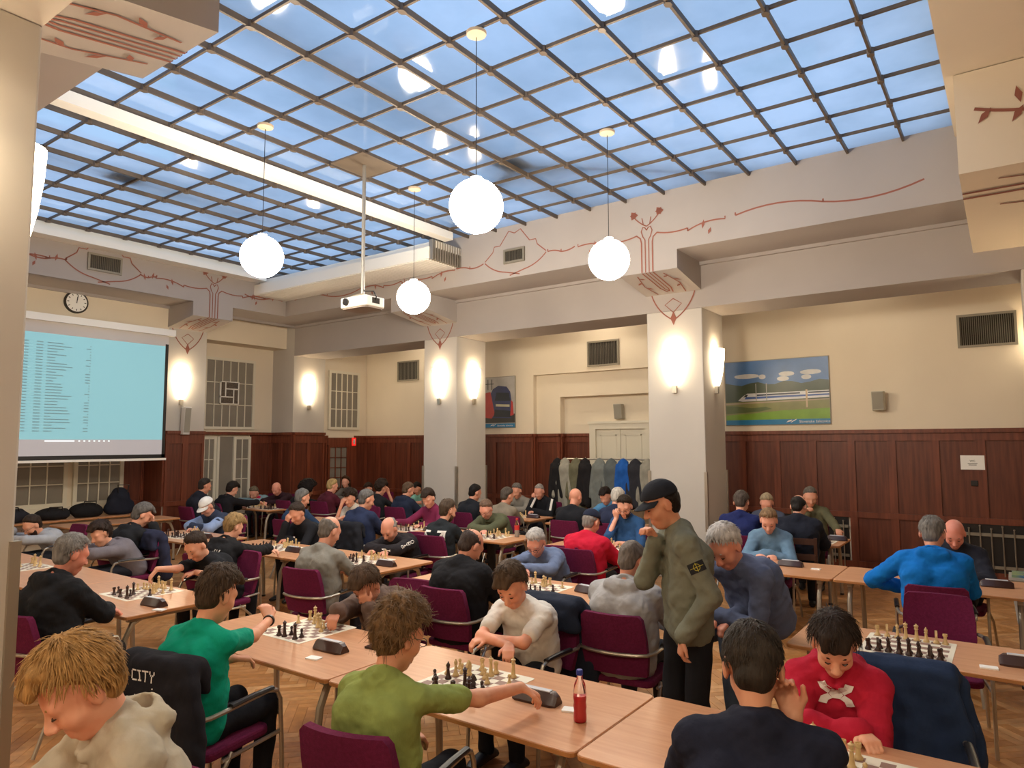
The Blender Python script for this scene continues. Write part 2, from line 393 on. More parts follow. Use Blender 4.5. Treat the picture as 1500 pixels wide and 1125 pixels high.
w1 = wroot(); wains(w1, (WX, E0, 0), (0, -1, 0), N_X, 7.0, .57, skip_low=(1, 2, 3, 6, 7, 8, 9, 10))
w2 = wroot(); wains(w2, (WX, WYP+.1, 0), (0, -1, 0), N_X, WYP+.1-D0, .5)
w3 = wroot(); wains(w3, (WX+.12, D0, 0), (0, -1, 0), N_X, D0-D1, .6); wains(w3, (WX+.3, D1, 0), (0, -1, 0), N_X, D1-D2, .6)
wains(w3, (WX, D0, 0), (1, 0, 0), N_Y, .12, .12); wains(w3, (WX+.12, D1, 0), (1, 0, 0), N_Y, .18, .18)
w4 = wroot(); wains(w4, (11.02, WYP+.1, 0), (1, 0, 0), N_Y, .16, .16); wains(w4, (12.05, WYP+.1, 0), (1, 0, 0), N_Y, .4, .4)
w5 = wroot(); wains(w5, (PX0, WYP, 0), (1, 0, 0), N_Y, .9, .45, z1=2.27); wains(w5, (PX0, WYN, 0), (0, -1, 0), N_X, .8, .4, z1=2.27)
w6 = wroot(); wains(w6, (7.15, WYP, 0), (1, 0, 0), N_Y, .8, .4, z1=2.27)
w7 = wroot(); wains(w7, (9.55, WYN, 0), (1, 0, 0), N_Y, .57, .57, z1=2.27); wains(w7, (6.75, WYN, 0), (1, 0, 0), N_Y, .4, .4, z1=2.27); wains(w7, (7.15, WYN, 0), (0, -1, 0), N_X, .8, .8, z1=2.27)
struct('trim_3', G().box(7.95, PX0, WYN-.12, WYN, 2.24, 2.3), M_WOOD)
# radiator niches with upright bars in the right wall
def radiator(y0, y1, lab):
    t = thing('radiator_grille', lab, 'radiator', (WX-.02, (y0+y1)/2, 0)); L = y1-y0
    obj('niche', G().box(.0, .015, -L/2, L/2, .02, .83), M_BLACK, t)
    for z in (.2, .66): obj('rail', G().box(-.045, -.03, -L/2, L/2, z, z+.045), M_METALG, t)
    n = int(L/.135)
    for k in range(n):
        y = -L/2+.07+k*(L-.14)/(n-1); a = .10 if k % 2 else .04; b = .80 if k % 2 else .76
        q = obj('bar', G().tube([(-.055, y, a), (-.055, y, b)], .009, 6).lathe([(.004, b-.005), (.015, b+.002), (.015, b+.016), (.004, b+.022)], 6, (-.055, y, 0)), M_STEEL, t)
radiator(2.25, 3.9, 'upright metal radiator bars under wainscot behind the green sweater player')
radiator(-1.9, 1.1, 'upright metal radiator bars under wainscot behind the blue hoodie player')
# ---- cream double door
dr = struct('door_1', G().box(WX+.2, WX+.32, E2, E2+.14, 0, 2.31).box(WX+.2, WX+.32, D2-.14, D2, 0, 2.31).box(WX+.2, WX+.32, E2, D2, 2.31, 2.42).box(WX+.18, WX+.32, E2-.03, D2+.03, 2.42, 2.47), M_FRAME)
for y0, y1 in ((E2+.14, 6.435), (6.445, D2-.14)):
    lf = obj('door_leaf', G().box(WX+.25, WX+.3, y0, y1, .01, 2.31), M_FRAME, dr)
    for z0, z1 in ((.15, .95), (1.08, 1.5), (1.62, 2.2)):
        obj('panel_moulding', G().box(WX+.24, WX+.25, y0+.09, y1-.09, z0, z0+.025).box(WX+.24, WX+.25, y0+.09, y1-.09, z1-.025, z1).box(WX+.24, WX+.25, y0+.09, y0+.115, z0, z1).box(WX+.24, WX+.25, y1-.115, y1-.09, z0, z1), M_FRAME, lf)
    obj('door_handle', G().tube([(WX+.25, 6.44+(.06 if y0 > 6.44 else -.06), 1.05), (WX+.2, 6.44+(.06 if y0 > 6.44 else -.06), 1.05), (WX+.2, 6.44+(.17 if y0 > 6.44 else -.17), 1.05)], .01, 6), M_STEEL, lf)

# ---- windows on the end walls
def window(n, x0, x1, y, z0, z1, cols, rows, sub=None, fm=M_FRAME, fw=.06, gm=M_GLASSW, mw=.018, nm='window'):
    w = struct('%s_%d' % (nm, n), G().box(x0, x1, y-.05, y, z0, z0+fw).box(x0, x1, y-.05, y, z1-fw, z1).box(x0, x0+fw, y-.05, y, z0+fw, z1-fw).box(x1-fw, x1, y-.05, y, z0+fw, z1-fw), fm)
    cs = [x0+fw+(x1-x0-2*fw)*k/cols for k in range(cols+1)]; rs = [z0+fw+(z1-z0-2*fw)*k/rows for k in range(rows+1)]
    for c in cs[1:-1]: obj('glazing_bar', G().box(c-mw/2, c+mw/2, y-.045, y-.005, z0+fw, z1-fw), fm, w)
    for r in rs[1:-1]: obj('glazing_bar', G().box(x0+fw, x1-fw, y-.043, y-.007, r-mw/2, r+mw/2), fm, w)
    for i in range(cols):
        for j in range(rows): obj('pane', G().box(cs[i], cs[i+1], y-.022, y-.016, rs[j], rs[j+1]), gm, w)
    return w
yN = WYN-.005
wA = window(1, 8.36, 9.62, yN, 2.36, 3.95, 6, 3)
ax = 8.99; gm2 = mat('art_glass_dark', hexc('3b302b'), .3, noise=(30, .6, hexc('6d6258'), I3))
obj('leaded_square', G().box(ax-.25, ax+.19, yN-.06, yN-.024, 2.93, 3.42), gm2, wA)
for a in ((ax-.26, ax-.235, 2.92, 3.43), (ax+.18, ax+.205, 2.92, 3.43), (ax-.14, ax-.115, 3.08, 3.43), (ax+.06, ax+.085, 2.92, 3.26)): obj('lead_bar', G().box(a[0], a[1], yN-.07, yN-.03, a[2], a[3]), M_WHITE, wA)
for a in ((ax-.26, ax+.2, 3.41, 3.43), (ax-.26, ax+.2, 2.92, 2.94), (ax-.13, ax+.2, 3.25, 3.275), (ax-.26, ax+.08, 3.07, 3.095)): obj('lead_bar', G().box(a[0], a[1], yN-.07, yN-.03, a[2], a[3]), M_WHITE, wA)
window(2, 8.36, 8.70, yN, .75, 2.2, 2, 3); window(3, 9.12, 9.55, yN, .75, 2.2, 2, 3)
struct('window_4', G().box(8.70, 9.12, yN-.03, yN-.02, .75, 2.2), M_GLASSW)
for x in (8.70, 9.10): struct('trim_4', G().box(x, x+.06, yN-.08, yN, .75, 2.2), M_FRAME, bevel=.01)
window(5, 11.2, 12.18, WYP+.095, 2.38, 3.83, 5, 3)
window(6, 11.2, 11.85, WYP+.095, .9, 2.0, 3, 4, fm=M_WOOD, nm='window')
struct('door_2', G().box(11.18, 12.05, WYP+.06, WYP+.1, 0, .9).box(11.85, 12.05, WYP+.06, WYP+.1, .9, 2.18).box(11.18, 11.85, WYP+.06, WYP+.1, 2.0, 2.18), M_WOOD)
window(7, 4.0, 5.75, yN, .9, 2.05, 6, 3, fw=.07); window(8, 5.85, 6.75, yN, .9, 2.05, 4, 3, fw=.07)
sl = struct('trim_5', G().box(3.9, 6.8, WYN-.1, WYN, .66, .9), M_FRAME)
for k, x in enumerate((4.3, 4.75, 4.9, 5.05, 5.35, 6.1, 6.25, 6.42)):
    obj('socket', G().box(x-.05, x+.05, WYN-.115, WYN-.1, .75, .85).box(x-.02, x+.02, WYN-.118, WYN-.1, .78, .82, 1), [mat('socket_cream', hexc('d8cca0'), .5), M_GDARK], sl)
ex = thing('exit_sign', 'small red exit sign with white pictogram on dark wood by the far door', 'sign', (12.0, WYP+.04, 2.08))
obj('sign_plate', G().box(-.06, .06, -.01, .01, -.1, .1), mat('sign_red', hexc('d8261f'), .5, emit=.3), ex)
obj('pictogram', G().box(-.02, .03, -.013, -.011, -.06, .06).box(-.04, 0, -.013, -.011, -.02, .02), M_WHITE, ex)

# ================================================================== SKYLIGHT
def XB(b): return 3.911+.5984*b
def YA(a): return 4.513+.6032*a
gl = bpy.data.materials.new('frosted_roof_glass'); gl.use_nodes = True; nt = gl.node_tree; nt.nodes.clear()
out = nt.nodes.new('ShaderNodeOutputMaterial'); tr = nt.nodes.new('ShaderNodeBsdfTranslucent'); gy = nt.nodes.new('ShaderNodeBsdfGlossy'); mxs = nt.nodes.new('ShaderNodeMixShader'); fr = nt.nodes.new('ShaderNodeFresnel'); fr.inputs[0].default_value = 1.5
tc = nt.nodes.new('ShaderNodeTexCoord'); nz = nt.nodes.new('ShaderNodeTexNoise'); nz.inputs['Scale'].default_value = 1.1; nz.inputs['Detail'].default_value = 5
oi = nt.nodes.new('ShaderNodeObjectInfo'); va = nt.nodes.new('ShaderNodeVectorMath'); va.operation = 'ADD'
nt.links.new(tc.outputs['Object'], va.inputs[0]); nt.links.new(oi.outputs['Location'], va.inputs[1]); nt.links.new(va.outputs[0], nz.inputs['Vector'])
rp = nt.nodes.new('ShaderNodeValToRGB'); rp.color_ramp.elements[0].position = .3; rp.color_ramp.elements[0].color = (.68, .72, .74, 1); rp.color_ramp.elements[1].position = .62; rp.color_ramp.elements[1].color = (.9, .92, .94, 1)
nt.links.new(nz.outputs[0], rp.inputs[0]); nt.links.new(rp.outputs[0], tr.inputs[0]); gy.inputs['Roughness'].default_value = .06
nt.links.new(fr.outputs[0], mxs.inputs[0]); nt.links.new(tr.outputs[0], mxs.inputs[1]); nt.links.new(gy.outputs[0], mxs.inputs[2]); nt.links.new(mxs.outputs[0], out.inputs[0])
sk = bpy.data.objects.new('window_9', None); COL.objects.link(sk); sk['kind'] = 'structure'
bs = [HX0]+[XB(b) for b in range(-2, 9)]+[HX1]; as_ = [HY0]+[YA(a) for a in range(-6, 14)]+[HY1]
pcache = {}
for i in range(len(bs)-1):
    for j in range(len(as_)-1):
        w, l = bs[i+1]-bs[i], as_[j+1]-as_[j]; k = (round(w, 3), round(l, 3))
        if k not in pcache: pcache[k] = mesh('pane', G().add([(-w/2, -l/2, 0), (-w/2, l/2, 0), (w/2, l/2, 0), (w/2, -l/2, 0)], [(0, 1, 2, 3)]), gl)
        o = obj('pane', pcache[k], None, sk); o.location = ((bs[i]+bs[i+1])/2, (as_[j]+as_[j+1])/2, ZS)
for x in bs[1:-1]: obj('long_bar', G().box(x-.011, x+.011, HY0, HY1, ZS-.035, ZS-.002), M_BAR, sk)
for y in as_[1:-1]: obj('cross_bar', G().box(HX0, HX1, y-.012, y+.012, ZS-.06, ZS-.002), M_BAR, sk)
nm_ = mesh('clip', G().prism([(.045, 0), (.02, .03), (-.02, .03), (-.045, 0), (-.02, -.03), (.02, -.03)], -.07, -.005), M_BAR)
for x in bs[1:-1]:
    for y in as_[1:-1]: o = obj('clip', nm_, None, sk); o.location = (x, y, ZS)
# roof trusses above the glass show through as soft shadows
rt = struct('ceiling_roof_truss', G().box(HX0-1, HX1+1, 5.05, 5.2, ZS+.16, ZS+.5).box(HX0-1, HX1+1, 9.6, 9.72, ZS+.14, ZS+.4).box(5.6, 5.75, -2, 14, ZS+.6, ZS+.8)
            .hexa([(7.1, 5.05, ZS+.1), (7.3, 5.05, ZS+.1), (9.3, 8.3, ZS+.14), (9.1, 8.3, ZS+.14), (7.1, 5.05, ZS+.3), (7.3, 5.05, ZS+.3), (9.3, 8.3, ZS+.4), (9.1, 8.3, ZS+.4)])
            .hexa([(7.1, 5.15, ZS+.1), (7.3, 5.15, ZS+.1), (9.5, 2.6, ZS+.14), (9.3, 2.6, ZS+.14), (7.1, 5.15, ZS+.3), (7.3, 5.15, ZS+.3), (9.5, 2.6, ZS+.4), (9.3, 2.6, ZS+.4)])
            .box(6.95, 7.4, 4.9, 5.35, ZS+.05, ZS+.1).box(4.2, 4.6, 9.45, 9.85, ZS+.05, ZS+.12), mat('truss_steel', hexc('4a463e'), .7))
# white traverse rail and the blind housings
struct('trim_6', G().box(HX0, 8.75, 7.5, 7.68, ZS-.2, ZS-.07), M_WHITE)
bh = struct('trim_7', G().box(8.42, HX1, 7.75, HY1, 5.1, 5.3).box(8.55, HX1, 7.7, HY1, 5.3, 5.42), M_WHITE)
for k in range(60): obj('slat', G().box(8.44, HX1-.02, 7.8+k*.08, 7.8+k*.08+.07, 5.085, 5.101), M_WHITE, bh)
for k in range(12): x = 8.44+k*.064; obj('fin', G().box(x, x+.02, 7.68, 7.76, 5.08, 5.42), M_STEEL, bh)
struct('trim_8', G().box(HX0, 8.5, HY1-.3, HY1, 5.36, 5.46).box(HX0, 8.5, HY1-.18, HY1, 5.46, 5.6), M_WHITE)

# ================================================================== LAMPS
M_GLOBE = mat('lit_opal_globe', (1, .95, .84), .3, emit=GLOBE_E, ecol=(1, .89, .72))
M_SCON = mat('lit_sconce_glass', (1, .95, .84), .3, emit=SCONCE_E, ecol=(1, .82, .56))
def globe(b, a, zc, lab):
    t = thing('globe_lamp', lab, 'lamp', (XB(b), YA(a), zc), group='opal globe pendants under the glass roof'); r = .23
    prof = [(r*math.sin(w), -r*math.cos(w)) for w in [math.pi*k/20 for k in range(1, 20)]]
    obj('globe', G().lathe([(.004, -r)]+prof+[(.004, r)], 28), M_GLOBE, t, True, 80)
    obj('collar', G().lathe([(.05, r-.015), (.05, r+.02), (.02, r+.035)], 14), M_WHITE, t, True)
    obj('cord', G().tube([(0, 0, r+.03), (0, 0, ZS-zc-.05)], .004, 5), M_BLACK, t)
    obj('ceiling_rose', G().lathe([(.02, ZS-zc-.1), (.085, ZS-zc-.08), (.09, ZS-zc-.055)], 16), mat('rose_beige', hexc('cdb89a'), .6), t, True)
globe(1, -1.5, 4.04, 'lit opal globe pendant hanging nearer the cap man than the projector')
globe(1, 3.5, 4.09, 'lit opal globe pendant hanging toward the projection screen')
globe(5, 3.5, 4.04, 'lit opal globe pendant hanging beside the ceiling projector')
globe(5, -1.5, 4.09, 'lit opal globe pendant in front of the painted bracket with hearts')
def sconce(p, n, lab):
    """half-cone glass wall lamp at p (bottom z 2.9), wall normal n"""
    n = Vector(n); a = math.atan2(n.y, n.x)
    t = thing('wall_sconce', lab, 'lamp', p, a); V = []; F = []; N = 12
    prof = [(.055, .0), (.085, .1), (.115, .25), (.135, .42), (.142, .57)]
    for r, z in prof:
        for k in range(N+1): w = -math.pi/2+math.pi*k/N; V.append((r*1.0*math.cos(w)+.01, r*math.sin(w), z))
    for i in range(len(prof)-1):
        for k in range(N): q = i*(N+1)+k; F.append((q, q+1, q+N+2, q+N+1))
    F.append(tuple(range(N, -1, -1)))
    obj('glass_shade', G().add(V, F), M_SCON, t, True, 80)
    obj('wall_bracket', G().box(.0, .05, -.035, .035, -.12, .02).box(0, .012, -.05, .05, .0, .5), M_STEEL, t)
for (y0, y1), nm in zip(PIL, ('pillar by the coat rack', 'middle pillar left of red train poster')):
    ym = (y0+y1)/2
    sconce((PX0, ym, 2.91), (-1, 0, 0), 'lit glass sconce on hall face of the '+nm)
    sconce((10.62, y0, 2.91), (0, -1, 0), 'lit glass sconce on side face of the '+nm)
sconce((7.43, WYP, 2.93), (0, -1, 0), 'lit glass sconce beside the projection screen above a speaker')
sconce((10.55, WYP, 2.95), (0, -1, 0), 'lit glass sconce on far corner pilaster between two windows')
sconce((LX1, 4.05, 2.98), (1, 0, 0), 'lit glass sconce on the near plain pillar, mostly hidden by it')
sconce((LX1, 8.99, 2.91), (1, 0, 0), 'added lit glass sconce on a pillar out of sight')  # unseen sconce, added to light the hall from the left pillars
sconce((PX0, -.5, 2.91), (-1, 0, 0), 'unseen lit glass sconce beyond the right edge past the long vent')  # sconce outside the frame, unseen
sconce((.85, 3.74, 2.95), (0, -1, 0), 'added lit glass sconce on the photographer side of the near plain pillar')  # this and the next three: unseen sconces added to brighten the camera side
sconce((LX0, 4.2, 2.95), (-1, 0, 0), 'added lit glass sconce on the aisle face of the near plain pillar')
sconce((LX1, -.6, 2.95), (1, 0, 0), 'added lit glass sconce on hall face of the pillar beside the photographer')
sconce((.85, -.16, 2.95), (0, 1, 0), 'added lit glass sconce on side face of the pillar beside the photographer')
sconce((3.5, WYP, 2.93), (0, -1, 0), 'added lit glass sconce hidden behind the near pillar')  # unseen sconce added on the hidden pilaster
sconce((WX, -.42, 3.15), (-1, 0, 0), 'unseen lit glass sconce on poster wall right of wide vent')  # stands just out of frame, unseen
for y, q in ((2.2, 'opposite wall facing the coat rack'), (6.5, 'opposite wall facing the middle pillar')): sconce((BX, y, 2.9), (1, 0, 0), 'added lit glass sconce on the '+q)  # two unseen sconces added on the wall out of view

# unseen shallow opal lamps added on the aisle ceilings as fill, behind the lintels
for x, y, q in ((11.7, 2.0, 'right aisle by the radiators'), (11.7, 6.6, 'right aisle above the coat rack'), (11.7, 11.2, 'right aisle near the far corner'), (-1.6, 1.0, 'left aisle by the photographer'), (-1.6, 5.5, 'left aisle beside the near pillar'), (-1.6, 10.0, 'left aisle toward the screen'), (-1.6, -3.5, 'left aisle behind the photographer')):
    t = thing('ceiling_lamp', 'added round opal ceiling lamp in the '+q, 'lamp', (x, y, 4.9), group='added opal ceiling lamps in the aisles')
    obj('diffuser', G().lathe([(.02, -.12), (.12, -.11), (.19, -.075), (.21, -.03)], 20), mat('added_lamp_bowl', (1, .95, .84), .3, emit=44, ecol=(1, .86, .66)) if x < 0 else mat('added_lamp_bowl_dim', (1, .95, .84), .3, emit=11, ecol=(1, .86, .66)) if y > 5 else mat('added_lamp_bowl_low', (1, .95, .84), .3, emit=2.5, ecol=(1, .86, .66)), t, True, 80)
    obj('rim', G().lathe([(.21, -.035), (.225, -.03), (.225, 0), (.2, 0)], 20), M_WHITE, t, True)
# ================================================================== FURNITURE
TZ = .74
def make_table(label, x0, x1, y0, y1, group='beech conference tables'):
    t = thing('conference_table', label, 'table', ((x0+x1)/2, (y0+y1)/2, 0), group=group); w, l = (x1-x0)/2, (y1-y0)/2-.005
    obj('tabletop', rbox(-w, w, -l, l, TZ-.026, TZ, .035), M_TABLE, t, bevel=.004)
    obj('edge_band', rbox(-w-.003, w+.003, -l-.003, l+.003, TZ-.022, TZ-.005, .036), M_EDGE, t)
    for sy in (-1, 1):
        y = sy*(l-.13)
        obj('crossbar', G().box(-w+.08, w-.08, y-.02, y+.02, TZ-.07, TZ-.026), M_LEG, t)
        for sx in (-1, 1):
            pts = [(sx*(w-.2), y, TZ-.05), (sx*(w-.12), y, TZ-.09), (sx*(w-.07), y, TZ-.2), (sx*(w-.05), y, .35), (sx*(w-.04), y, .015)]
            obj('leg', G().tube(pts, .022, 8), M_LEG, t, True); obj('foot_cap', G().lathe([(.026, 0), (.026, .02), (.02, .025)], 8, (sx*(w-.04), y, 0)), M_BLACK, t)
    return t
TB = []
def tables(x0, x1, ys, descs):
    for i in range(len(ys)-1):
        y0, y1 = sorted((ys[i], ys[i+1])); TB.append((x0, x1, y0, y1)); make_table('beech topped table '+descs[i], x0, x1, y0, y1)
tables(2.62, 3.45, [0, 1.57, 3.15, 4.8], ['between navy polo man and red hoodie boy', 'holding the bottle of red drink', 'between green T-shirt and brown jacket players'])
tables(2.66, 3.48, [5.5, 7.08, 8.66, 10.24, 11.8], ['between black hoodie and black T-shirt players', 'in front of the grey hoodie player', 'in front of the bearded grey sweater player', 'mostly hidden beyond the bearded player'])
tables(4.84, 5.7, [2.62, 4.2, 4.82], ['between light grey hoodie and blue fleece players', 'end piece beside the black jacket man'])
tables(4.8, 5.5, [-1.9, -.3, 1.28], ['extending past the lone clock', 'holding the untouched starting position'])
tables(5.05, 5.86, [5.28, 6.86, 8.44], ['between grey T-shirt and ORIGIN hoodie players', 'under the reaching blond kid'])
tables(5.05, 5.86, [8.75, 10.33], ['in front of the white cap player'])
tables(7.25, 8.08, [-1.7, -.1, 1.48, 3.06], ['beside the grey bin', 'under the bright blue hoodie player', 'in front of the denim blazer player'])
tables(7.42, 8.2, [3.4, 4.95], ['between red fleece and blue shirt players'])
tables(7.42, 8.2, [5.45, 7.03, 8.61, 10.19], ['with water bottle by the olive hoodie player', 'in front of the burgundy shirt player', 'in front of the long haired white shirt player'])
tables(9.55, 10.35, [1.85, 3.43], ['where the green sweater player leans'])
tables(9.65, 10.4, [4.75, 6.3], ['beside the coat rack'])
tables(9.75, 10.5, [6.65, 8.2], ['in front of the striped tracksuit player'])
tables(8.35, 9.05, [11.85, 13.3], ['in front of the red scarf player'])
tables(9.85, 10.5, [9.75, 11.3, 12.8], ['behind the navy hoodie player in the far corner', 'in front of the smiling woman'])
tables(4.9, 6.72, [12.05, 12.75], ['standing empty before the projection screen'])
tables(4.2, 6.6, [13.3, 13.95], ['piled with dark bags below the windows'])
tables(-.35, .42, [.9, 2.6], ['where the blond boy plays'])

def make_chair(name, label):
    t = thing(name, label, 'chair', group='maroon conference chairs')
    # local frame: faces +x, origin on the floor under the seat centre
    obj('seat', rbox(-.22, .25, -.235, .235, .415, .465, .06), M_CHAIR, t, bevel=.015)
    V = []; F = []; n = 8
    for j, (z, w, x) in enumerate(((.50, .215, -.235), (.62, .232, -.265), (.76, .228, -.295), (.88, .215, -.325), (.905, .19, -.33))):
        for k in range(n+1):
            u = -1+2*k/n; V.append((x-.035*(1-u*u)+.03, u*w, z))
        for k in range(n+1):
            u = 1-2*k/n; V.append((x-.035*(1-u*u)-.012, u*w, z))
    m = 2*(n+1)
    for j in range(4):
        for k in range(m): F.append((j*m+k, j*m+(k+1) % m, (j+1)*m+(k+1) % m, (j+1)*m+k))
    F.append(tuple(range(m-1, -1, -1))); F.append(tuple(4*m+k for k in range(m)))
    obj('backrest', G().add(V, F), M_CHAIR, t, True, 50)
    for s_ in (-1, 1):
        obj('arm_leg', G().tube([(.3, s_*.275, .01), (.285, s_*.275, .35), (.265, s_*.275, .6), (.235, s_*.275, .655), (.17, s_*.275, .672), (-.1, s_*.272, .662), (-.22, s_*.262, .655), (-.29, s_*.23, .652), (-.318, s_*.16, .65)], .0125, 8), M_STEEL, t, True)
        obj('armrest', G().tube([(.2, s_*.275, .678), (.06, s_*.275, .682), (-.1, s_*.273, .676)], .019, 8, flat=.7), M_BLACK, t, True)
        obj('leg', G().tube([(-.05, s_*.24, .42), (-.18, s_*.262, .3), (-.3, s_*.275, .01)], .0125, 8), M_STEEL, t, True)
        obj('side_rail', G().tube([(.275, s_*.27, .42), (-.12, s_*.24, .40)], .011, 6), M_STEEL, t, True)
    obj('back_bar', G().tube([(-.315, .17, .65), (-.335, .08, .65), (-.342, 0, .65), (-.335, -.08, .65), (-.315, -.17, .65)], .0125, 8), M_STEEL, t, True)
    return t
_chair = [None]
def chair(x, y, ang, label):
    """ang: radians, facing"""
    if _chair[0] is None:
        _chair[0] = make_chair('conference_chair', label); _chair[0].location = (x, y, 0); _chair[0].rotation_euler = (0, 0, ang); return _chair[0]
    return dup(_chair[0], (x, y, 0), ang, label)

# ================================================================== CHESS
def pc(prof): return [(r, z) for r, z in prof]
BASE = [(.0165, 0), (.0175, .004), (.0165, .009), (.012, .013)]
PROF = {
 'pawn': BASE+[(.0075, .025), (.006, .034), (.010, .036), (.006, .039), (.0095, .045), (.0098, .050), (.006, .057), (.001, .059)],
 'rook': BASE+[(.009, .022), (.0085, .042), (.0125, .045), (.0125, .058), (.009, .058), (.009, .053), (.001, .053)],
 'bishop': BASE+[(.0085, .026), (.0065, .05), (.0115, .052), (.0065, .055), (.010, .064), (.0085, .072), (.003, .078), (.0035, .082), (.001, .084)],
 'queen': BASE+[(.0095, .03), (.007, .062), (.0125, .065), (.0075, .068), (.0125, .085), (.0095, .087), (.004, .09), (.0042, .094), (.001, .096)],
 'king': BASE+[(.0095, .03), (.0075, .066), (.0135, .069), (.008, .072), (.0125, .087), (.006, .091), (.003, .092), (.003, .094), (.001, .095)]}
PMESHES = {}
def piece_mesh(k, dark):
    if (k, dark) in PMESHES: return PMESHES[(k, dark)]
    sc = 1.0 if k == 'pawn' else 1.12; m = M_DPIECE if dark else M_LPIECE; g = G()
    if k == 'knight':
        g.lathe([(r*sc, z*sc) for r, z in BASE+[(.011, .018), (.001, .02)]], 10)
        poly = [(-.011, .016), (.010, .016), (.012, .03), (.006, .038), (.015, .036), (.019, .042), (.012, .056), (.004, .066), (.0, .072), (-.003, .066), (-.012, .056), (-.014, .036)]
        n = len(poly)
        g.add([(x*sc, -.007, z*sc) for x, z in poly]+[(x*sc, .007, z*sc) for x, z in poly], [tuple(range(n)), tuple(range(2*n-1, n-1, -1))]+[(i, n+i, n+(i+1) % n, (i+1) % n) for i in range(n)])
    else:
        g.lathe([(r*sc, z*sc) for r, z in PROF[k]], 10)
        if k == 'king': g.box(-.002, .002, -.0065, .0065, .1, .104).box(-.002, .002, -.002, .002, .095, .112)
    me = mesh('chess_'+k, g, m, True, 45); PMESHES[(k, dark)] = me; return me
_bd = []
def board_mesh():
    if _bd: return _bd
    s_ = .0555; m = .25
    _bd.append(mesh('sheet', rbox(-m, m, -m, m, 0, .002, .012), M_SQL))
    g = G()
    for i in range(8):
        for j in range(8):
            if (i+j) % 2 == 0: x, y = (i-4)*s_, (j-4)*s_; g.box(x, x+s_, y, y+s_, .0019, .0026)
    _bd.append(mesh('dark_squares', g, M_SQD)); return _bd
START = [('rook', 0), ('knight', 1), ('bishop', 2), ('queen', 3), ('king', 4), ('bishop', 5), ('knight', 6), ('rook', 7)]
def chess_set(x, y, desc, rz=0., white_far=True, start=False, n_l=11, n_d=11, seed=1, where=None):
    """board centre x,y. far side = +x local. pieces become objects of their own"""
    R = random.Random(seed); a = rz; ca_, sa_ = math.cos(a), math.sin(a)
    b = thing('chess_board', 'roll-up cream and brown chess board '+desc, 'chess board', (x, y, TZ), a); me = board_mesh()
    obj('sheet', me[0], None, b); obj('dark_squares', me[1], None, b)
    s_ = .0555
    def put(k, dark, i, j):     # i: rank 0..7 along x, j: file
        lx, ly = (i-3.5)*s_+R.uniform(-.005, .005), (j-3.5)*s_+R.uniform(-.005, .005)
        col = 'dark' if dark else 'pale'
        o = obj('chess_'+k, piece_mesh(k, dark), None); o.location = (x+lx*ca_-ly*sa_, y+lx*sa_+ly*ca_, TZ+.0022)
        o.rotation_euler = (0, 0, a+(math.pi if i > 3 else 0)+R.uniform(-.3, .3))
        tag(o, '%s chess %s on board %s' % (col, k, desc), 'chess piece', 'chess pieces on the board '+desc)
    if start:
        for k, j in START: put(k, not white_far, 7, j); put(k, white_far, 0, 7-j if False else j)
        for j in range(8): put('pawn', not white_far, 6, j) if not white_far else None; put('pawn', white_far, 1, j)
        return b
    occ = set()
    for dark, n in ((False, n_l), (True, n_d)):
        home = (7 if not dark else 0) if white_far else (0 if not dark else 7); d = -1 if home == 7 else 1
        lst = [('king', home, R.choice((1, 6))), ('rook', home, R.choice((0, 4, 5))), ('rook', home, 7 if R.random() < .5 else 3), ('queen', home+d*R.randrange(0, 3), 3)]
        if n > 9: lst += [('knight', home+d*2, R.choice((2, 5))), ('bishop', home+d*R.randrange(1, 4), R.choice((1, 4, 6)))]
        pj = list(range(8)); R.shuffle(pj)
        lst += [('pawn', home+d*R.choice((1, 1, 1, 2, 3)), j) for j in pj[:max(0, n-len(lst))]]
        for k, i, j in lst:
            tries = 0
            while (i, j) in occ and tries < 30: j = (j+1) % 8; tries += 1
            occ.add((i, j)); put(k, dark, i, j)
    return b
def clock(x, y, rz, desc):
    """digital chess clock: rounded wedge with a light top panel"""
    t = thing('chess_clock', 'dark brown chess clock with pale top '+desc, 'clock', (x, y, TZ), rz)
    L = .125; prof = [(-.05, 0), (.05, 0), (.052, .012), (.02, .06), (-.02, .06), (-.052, .012)]; n = len(prof)
    g = G(); ends = [(-L, .72), (-L+.025, 1), (L-.025, 1), (L, .72)]
    V = [(px*s_, ly, pz*(s_ if s_ < 1 else 1)) for ly, s_ in ends for px, pz in prof]; F = [tuple(range(n)), tuple(3*n+k for k in range(n-1, -1, -1))]
    for i in range(3):
        for k in range(n): F.append((i*n+k, (i+1)*n+k, (i+1)*n+(k+1) % n, i*n+(k+1) % n))
    obj('case', g.add(V, F), M_CLOCKB, t, True, 35)
    obj('rocker', G().box(-.017, .017, -.085, .085, .059, .066), mat('clock_rocker', hexc('c9cbd4'), .4), t, bevel=.003)
    obj('display', G().hexa([(.0515, -.05, .016), (.0535, -.05, .016), (.0535, .05, .016), (.0515, .05, .016), (.0245, -.05, .055), (.0265, -.05, .055), (.0265, .05, .055), (.0245, .05, .055)]), mat('clock_lcd', hexc('b9b49a'), .3), t)
    return t
def card(x, y, rz, desc):
    o = obj('name_card', rbox(-.03, .03, -.045, .045, 0, .008, .006), M_PAPER); o.location = (x, y, TZ); o.rotation_euler = (0, 0, rz)
    return tag(o, 'small white card lying on table '+desc, 'card')
chess_set(3.05, 2.47, 'between olive and white T-shirt players', n_l=13, n_d=11, seed=3)
chess_set(3.22, 4.1, 'between green T-shirt and brown jacket players', n_l=9, n_d=6, seed=5)
chess_set(3.18, 6.3, 'between black hoodie and black T-shirt players', n_l=12, n_d=7, seed=8)
